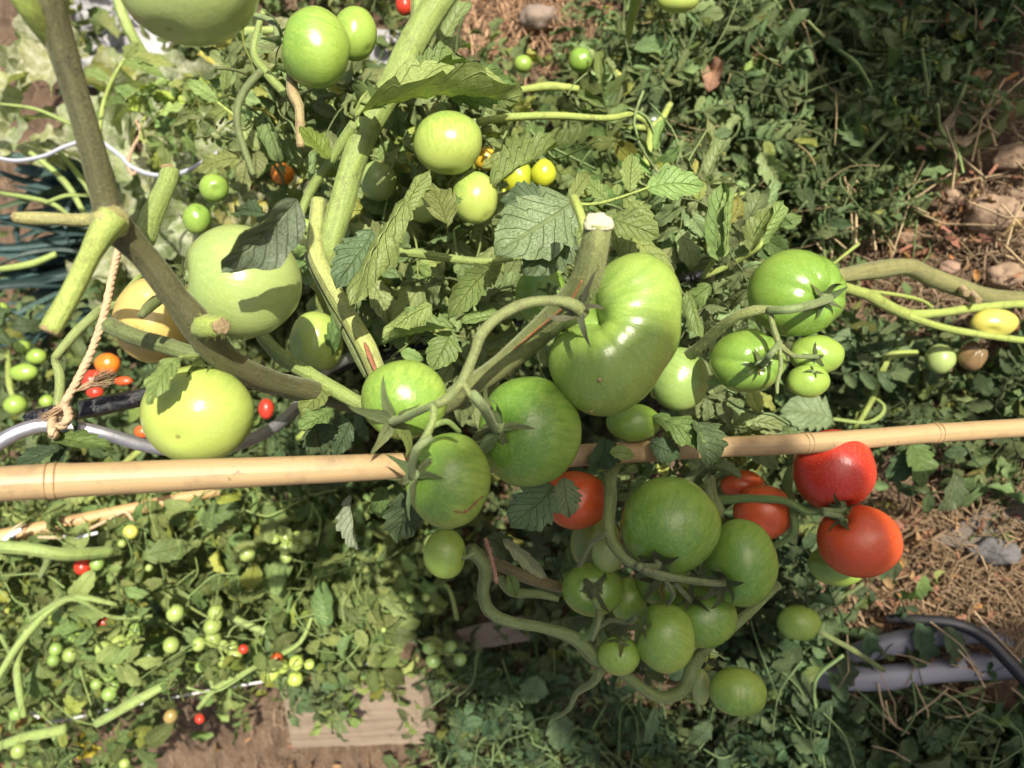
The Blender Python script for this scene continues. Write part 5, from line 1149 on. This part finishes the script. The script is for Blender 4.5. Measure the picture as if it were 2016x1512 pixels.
vines(ch, [[(-60, 1068, .92, 24), (60, 1082, .93, 26), (130, 1090, .95, 24), (220, 1085, 1.0, 22)], [(100, 1090, .94, 16), (88, 1120, .97, 12), (80, 1135, 1.0, 9)],
           [(-30, 1380, .95, 12), (40, 1265, .96, 16), (130, 1180, .97, 15), (230, 1190, 1.0, 8)], [(60, 1220, .96, 12), (140, 1178, .97, 11), (220, 1215, 1.0, 8), (300, 1212, 1.02, 7)],
           [(55, 1240, .96, 13), (35, 1300, .97, 13), (40, 1370, .98, 15), (48, 1410, .99, 10)], [(190, 1425, 1.0, 18), (260, 1385, 1.0, 20), (330, 1345, 1.02, 16)], [(-30, 1480, 1.05, 16), (40, 1455, 1.05, 20), (130, 1435, 1.05, 20)],
           [(390, 1395, 1.05, 9), (425, 1355, 1.05, 13), (480, 1325, 1.05, 11), (530, 1300, 1.05, 11), (590, 1265, 1.05, 9), (615, 1210, 1.06, 7)], [(420, 1355, 1.05, 10), (410, 1325, 1.06, 8)],
           [(440, 1205, 1.1, 14), (510, 1240, 1.1, 16), (590, 1262, 1.1, 14)], [(770, 1130, 1.15, 8), (830, 1155, 1.15, 10), (880, 1155, 1.12, 9), (900, 1220, 1.12, 9)], [(95, 1440, 1.1, 10), (130, 1480, 1.1, 12), (150, 1540, 1.1, 12)], [(0, 1250, 1.05, 8), (80, 1400, 1.1, 8)],
           [(200, 1190, 1.05, 18), (140, 1225, 1.05, 20), (85, 1228, 1.06, 12)]], (.17, .24, .075))
MID = empty('tomato_plant', G(120, 760, 0), 'far tomato plant with ripe red and green fruit left of the twine', 'plant')
scatter_leaves(MID, [(-80, 560), (180, 560), (330, 640), (320, 920), (-80, 960)], (1.1, 1.5), 70, (.07, .13), COMPOUND, (.10, .15, .06), 34)
scatter_leaves(MID, [(420, 820), (720, 780), (780, 960), (430, 960)], (1.0, 1.25), 40, (.07, .12), COMPOUND, (.095, .145, .058), 35)
vines(MID, [[(15, 690, 1.2, 10), (20, 760, 1.15, 12), (30, 790, 1.15, 8)], [(170, 990, 1.1, 12), (260, 900, 1.1, 14), (330, 850, 1.1, 10)], [(530, 900, 1.05, 12), (590, 860, 1.05, 12), (630, 800, 1.05, 10)]], STEML)
stalks(ch, [(-80, 970), (560, 950), (830, 1150), (700, 1330), (120, 1400), (-80, 1540)], (.98, 1.25), 260, (.17, .25, .08), 51)
stalks(heap, [(1250, -60), (2060, -60), (2000, 250), (1820, 480), (1480, 470), (1300, 280)], (.97, 1.1), 90, (.22, .17, .09), 152, wd=(.0006, .0012), ln=(.04, .14))
scatter_leaves(heap, [(1250, -60), (1980, -60), (1930, 120), (1790, 450), (1480, 470), (1300, 280)], (.96, 1.07), 60, (.03, .06), [LEAFLETS[k, q] for k in ('curl', 'twist', 'roll', 'fold') for q in range(3)], (.13, .185, .075), 132, tilt=.9, vary=.5)
stalks(heap, [(1150, -60), (2060, -60), (2040, 100), (1850, 320), (1820, 480), (1480, 470), (1400, 330), (1200, 280)], (.98, 1.12), 260, (.11, .16, .06), 52)
stalks(bg1, [(480, 120), (1000, 180), (1100, 500), (1050, 700), (700, 680), (560, 480)], (.62, 1.0), 110, (.16, .23, .08), 53)
stalks(bg2, [(1080, 120), (1300, 250), (1480, 420), (1480, 640), (1400, 900), (1320, 560), (1100, 420)], (.7, 1.05), 90, (.15, .22, .08), 54)
stalks(bg4, [(1480, 1250), (1600, 1380), (2060, 1390), (2060, 1580), (1500, 1580)], (.92, 1.08), 90, (.10, .16, .06), 55)
stalks(bg5, [(830, 1290), (1480, 1420), (1480, 1580), (900, 1580)], (1.0, 1.15), 100, (.10, .16, .06), 56)
# powdery squash
sq = empty('squash_plant', G(230, 250, 0), 'squash plant with pale mildewed leaves behind the thick olive stem', 'plant')
SQL = []
for k in range(5):
    v, f, uv = leaflet_arr(18, 5, W=.52, fold=.12, curl=.5 + .2 * k, quilt=.03, wavy=.06, seed=60 + k, kind='squash', roll=.5)
    SQL.append(mesh_np('squash_leaf', v, f, M_SQUASH, uv, np.full(len(v), .5)))
scatter_leaves(sq, [(-60, 60), (150, 60), (180, 250), (300, 300), (560, 300), (640, 480), (500, 640), (330, 480), (260, 600), (190, 640), (190, 320), (-60, 300)], (1.15, 1.5), 80, (.055, .10), SQL, (.20, .24, .10), 41, tilt=.9, vary=.4)
scatter_leaves(sq, [(200, 120), (560, 100), (760, 200), (600, 330), (260, 300)], (1.25, 1.55), 46, (.05, .09), SQL, (.20, .24, .10), 42, tilt=.6)
r_ = random.Random(9)
vines(sq, [[(60, 300, 1.25, 10), (130, 360, 1.25, 12), (170, 430, 1.25, 10)], [(100, 280, 1.25, 9), (160, 350, 1.25, 11), (190, 400, 1.25, 10)], [(230, -20, 1.1, 22), (250, 50, 1.1, 22), (280, 100, 1.12, 20), (310, 130, 1.15, 12)], [(0, 205, 1.0, 6), (70, 215, 1.0, 7), (140, 245, 1.0, 6)], [(90, 400, 1.2, 8), (130, 385, 1.2, 8), (175, 385, 1.2, 7)], [(0, 380, 1.3, 8), (100, 400, 1.3, 9), (150, 440, 1.3, 8)], [(540, 60, 1.0, 14), (470, 60, 1.0, 18), (420, 30, 1.0, 18)],
           [(0, 530, 1.3, 12), (60, 520, 1.3, 14), (110, 500, 1.3, 12)]], (.22, .30, .09), 'leaf_stalk')
scatter_leaves(sq, [(250, 150), (560, 180), (640, 420), (400, 420), (260, 330)], (.9, 1.2), 34, (.06, .11), COMPOUND_NEAR, GREEN_PALE, 43)
# leeks
LK = []
for k in range(3):
    v, f, uv = leaflet_arr(16, 2, W=.06, fold=.8, curl=(.3, .9, 1.4)[k], quilt=0, wavy=.004, seed=k, kind='strap'); LK.append(mesh_np('leek_leaf', v, f, M_STRAP, uv, np.full(len(v), .5)))
r_ = random.Random(12)
for i, (x, y, w) in enumerate([(200, 345, 'topmost of the row under the white wire'), (215, 400, 'second of the row, level with the olive stub'), (190, 455, 'third of the row, just below the olive stub'), (205, 510, 'fourth of the row behind the bright cut stub'), (170, 565, 'fifth of the row beside the cut stub end'), (190, 620, 'lowest of the row by the twine')]):
    q = P(x, y, 1.5); b = Vector((q.x, q.y, 0)); t = empty('leek', b, 'blue green leek with flat strap leaves, ' + w, 'leek', 'row of leeks at the left edge')
    mb = MB(); add_tube(mb, [b, b.lerp(q, .5), q], [.016, .015, .013], 8, 3); mb.obj('shaft', M_STEM, t, (.14, .20, .13))
    for k in range(11):
        T = P(r_.uniform(-120, 60), y + r_.uniform(-75, 75), r_.uniform(1.32, 1.62)); st = q + rdir(r_) * .01
        link('leek_leaf', r_.choice(LK), t, jit((.05, .088, .085), .35, r_), frame(st, T, (SUN + rdir(r_) * .7), (T - st).length * r_.uniform(.5, .85)))

# ------------------------------------------------------------------ cherry tomatoes
v, f, un = tomato_shape((0, 0, 1), (1, 1, 1), dimple=.06, n=16, m=20, seed=3)
CHERRY = mesh_np('cherry_tomato', np.array(v), f, M_TOM, None, None, un)
def cherry(px, py, r, col, label, group, seed=[0], z=None):
    seed[0] += 1; rr = random.Random(seed[0])
    zz = z or rr.uniform(.995, 1.035); R = r / FPX * zz
    o = link('cherry_tomato', CHERRY, None, (*jit(col, .1, rr), .25), Matrix.LocRotScale(P(px, py, zz), Vector((0, 0, 1)).rotation_difference((rdir(rr) + CV(-.3, .6, -.2)).normalized()), (R, R, R * rr.uniform(.95, 1.1))))
    tag(o, label, 'cherry tomato', group)
CG = (.29, .37, .10); CGD = (.22, .33, .08)
def cluster(rows, col, label, group):
    mx, my = sum(q[0] for q in rows) / len(rows), sum(q[1] for q in rows) / len(rows); mb = MB()
    add_tube(mb, [P(mx - 50, my - 26, 1.06), P(mx - 20, my - 8, 1.03), P(mx, my, 1.01), P(mx + 14, my + 6, 1.01)], [.0016, .0013, .0011, .0008], 6, 4)
    for x, y, r in rows: add_tube(mb, [P(mx, my, 1.012), P((x + mx) / 2, (y + my) / 2 - 4, .99), P(x, y - r * .5, .985)], [.001, .0008, .0009], 5, 3)
    mb.obj('truss_stalk', M_STEM, ch, STEML)
    for i, (x, y, r) in enumerate(rows): cherry(x, y, r, col, label[i] if isinstance(label, (list, tuple)) else label, group)
cluster([(578, 1075, 12), (585, 1058, 12), (562, 1058, 12), (562, 1079, 13), (588, 1076, 13), (563, 1097, 12), (604, 1060, 12), (540, 1060, 11)], CG, 'pale cherry tomato in the tight bunch left of the narrow hanging leaf', 'tight bunch of pale cherry tomatoes')
cluster([(535, 1325, 15), (556, 1313, 13), (583, 1305, 14), (581, 1337, 15), (609, 1308, 10)], (.40, .50, .10), 'bright green cherry tomato in the bunch above the plank end', 'bunch above the plank end')
cluster([(845, 1275, 13), (853, 1300, 15), (887, 1273, 12), (906, 1298, 13)], (.24, .36, .11), ['top left of the four shaded cherry tomatoes over the plank', 'bottom left of the four shaded cherry tomatoes over the plank', 'top right of the four shaded cherry tomatoes over the plank', 'bottom right of the four shaded cherry tomatoes over the plank'], 'four shaded cherry tomatoes over the plank')
cluster([(203, 1277, 15), (234, 1266, 16), (262, 1256, 14)], CG, ['leftmost of the row of three pale cherry tomatoes', 'middle one of the row of three pale cherry tomatoes', 'last half hidden one of the row of three pale cherry tomatoes'], 'row of three pale cherry tomatoes')
cluster([(228, 1307, 11), (240, 1318, 13)], CG, ['upper of the touching pair of cherry tomatoes under the row of three', 'lower of the touching pair of cherry tomatoes under the row of three'], 'touching pair')
cluster([(455, 1275, 14), (462, 1290, 14), (440, 1270, 10), (420, 1258, 15), (391, 1268, 13), (440, 1303, 11)], CG, 'cherry tomato in the loose string right of the middle of the bush', 'loose string of cherry tomatoes')
cluster([(425, 1206, 15), (418, 1233, 16)], CG, ['upper of the two stacked cherry tomatoes above the loose string', 'lower of the two stacked cherry tomatoes above the loose string'], 'stacked two')
cluster([(190, 1347, 11), (214, 1331, 11), (225, 1350, 10), (215, 1366, 14)], CGD, 'dark green cherry tomato in the small low bunch near the pale wire', 'low bunch near the wire')
for x, y, r, c, l in [(163, 1115, 16, RED, 'red cherry tomato with pale star calyx below the thick near stem'), (257, 1047, 14, (.50, .48, .10), 'yellowish cherry tomato near the thinner bamboo stake'), (240, 1070, 8, CG, 'tiny pale cherry tomato below the yellowish one'),
    (487, 1090, 16, CG, 'single pale cherry tomato left of the tight bunch'), (293, 1118, 7, CG, 'tiny green cherry tomato over the broad leaf'), (345, 1207, 16, CG, 'single pale cherry tomato right of the broad leaf'), (337, 1270, 15, CG, 'pale cherry tomato between the row of three and the loose string'),
    (139, 1289, 15, CG, 'pale cherry tomato left of the row of three'), (147, 1253, 11, CGD, 'green cherry tomato above the pale one at the left'), (110, 1278, 12, CGD, 'dull green cherry tomato at the left of the bush'), (105, 1300, 11, CGD, 'dark green cherry tomato beside the arched stem'), (75, 1332, 11, CG, 'green cherry tomato inside the arched stem'),
    (33, 1405, 13, CGD, 'dark green cherry tomato at the left edge by the wire'), (37, 1478, 14, CG, 'pale oval cherry tomato in the bottom left corner'), (245, 1503, 10, CG, 'green cherry tomato at the bottom edge over bare soil'), (336, 1410, 13, (.33, .24, .08), 'brownish green cherry tomato at the edge of the bare soil'), (393, 1415, 9, RED, 'dark red cherry tomato at the edge of the bare soil'),
    (205, 1225, 13, RED, 'red cherry tomato half hidden in the middle of the bush'), (479, 1278, 9, RED, 'small red cherry tomato beside the loose string'), (545, 1296, 11, ORG, 'orange cherry tomato above the bright green bunch'), (191, 1110, 13, CGD, 'dark cherry tomato right of the red one with star calyx'), (270, 1240, 14, CGD, 'dull green cherry tomato above the row of three'), (395, 1312, 11, CGD, 'grey green cherry tomato under the loose string'),
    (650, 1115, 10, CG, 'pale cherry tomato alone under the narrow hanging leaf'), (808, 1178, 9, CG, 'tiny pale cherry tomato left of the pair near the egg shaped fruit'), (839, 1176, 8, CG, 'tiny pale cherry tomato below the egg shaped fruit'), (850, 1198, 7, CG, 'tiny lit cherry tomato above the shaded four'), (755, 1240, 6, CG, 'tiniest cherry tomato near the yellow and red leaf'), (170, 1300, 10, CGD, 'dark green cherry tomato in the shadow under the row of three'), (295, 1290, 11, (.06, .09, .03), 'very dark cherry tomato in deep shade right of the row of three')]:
    cherry(x, y, r, c, l, 'cherry tomatoes of the lower left bush')

# ------------------------------------------------------------------ added unseen trees, crowns laid out to cast the wanted shade
def shade_caster_tree(base, top, label, SHADE, seed):
    tree = empty('added_shade_tree', base, label, 'tree', 'added trees out of view that block the sun')
    r = random.Random(seed); mb = MB(); cent = []
    v, f, uv = leaflet_arr(6, 1, W=.30, lobes=1, depth=0, fold=.2, curl=.6, quilt=0, wavy=.03, kind='tomato')
    def put(c, L):
        d = rdir(r); nm = (SUN + rdir(r) * .7); M = frame(c - d * L / 2, c + d * L / 2, nm, L * 1.3)
        mb.add(v @ np.array(M.to_3x3()).T + np.array(c - d * L / 2), f, uv, r.random())
    for poly, z, n, dist in SHADE:
        for k in range(n):
            x, y = sample_poly(r, poly); zz = min(z, gz(x, y)) if z else gz(x, y)
            c = P(x, y, zz) + SUN * (dist + r.uniform(-.15, .25)); put(c, r.uniform(.035, .055))
            if k % 330 == 0: cent.append(c)
    o = mb.obj('crown', M_LEAF, tree, (.07, .11, .04)); o['kind'] = 'stuff'
    mt = MB()
    add_tube(mt, [base, base.lerp(top, .5) + Vector((.15, -.3, .35)), top], [.09, .075, .05], 12, 6, wob=.3); mt.obj('trunk', M_BARK, tree, (.16, .12, .09))
    for c in cent:
        mt = MB(); add_tube(mt, [top, top.lerp(c, .5) + Vector((0, 0, .08)), c], [.008, .005, .002], 6, 4, wob=.2); mt.obj('limb', M_BARK, tree, (.16, .12, .09))
SHADE = [  # areas that the added crowns are shaped to keep out of the sun
 ([(1560, -300), (2300, -300), (2300, 380), (1980, 290), (1840, 350), (1600, 400), (1540, 260), (1500, 80)], None, 2300, 1.9),
 ([(870, 1010), (905, 960), (1000, 880), (1095, 850), (1140, 755), (1220, 735), (1325, 675), (1380, 760), (1370, 840), (1300, 1000), (950, 1060)], .39, 900, 2.0),
 ([(960, 1040), (1200, 960), (1430, 930), (1560, 960), (1740, 920), (1745, 1110), (1560, 1190), (1530, 1480), (1100, 1480), (900, 1250)], .47, 1500, 2.0),
 ([(1600, 940), (1700, 920), (1750, 1010), (1750, 1120), (1650, 1120), (1600, 1000)], .53, 170, 2.0),
 ([(1410, 930), (1530, 950), (1540, 1040), (1420, 1040)], .6, 110, 2.0),
 ([(1530, 1180), (1620, 1180), (1620, 1265), (1530, 1265)], .86, 70, 1.9),
 ([(1590, 1270), (1800, 1250), (2300, 1240), (2300, 1750), (1520, 1750), (1530, 1320)], None, 2000, 1.9),
]
shade_caster_tree(Vector((-3.0, -2.4, 0)), P(1280, 1200, .47) + SUN * 2.45, 'added unseen tree with a crown shaped to shade the hanging cluster', SHADE[1:], 77)
shade_caster_tree(Vector((1.9, -3.2, 0)), G(1850, 60) + SUN * 2.4, 'added unseen tree with a crown shaped to shade the pruned vines', SHADE[:1], 78)
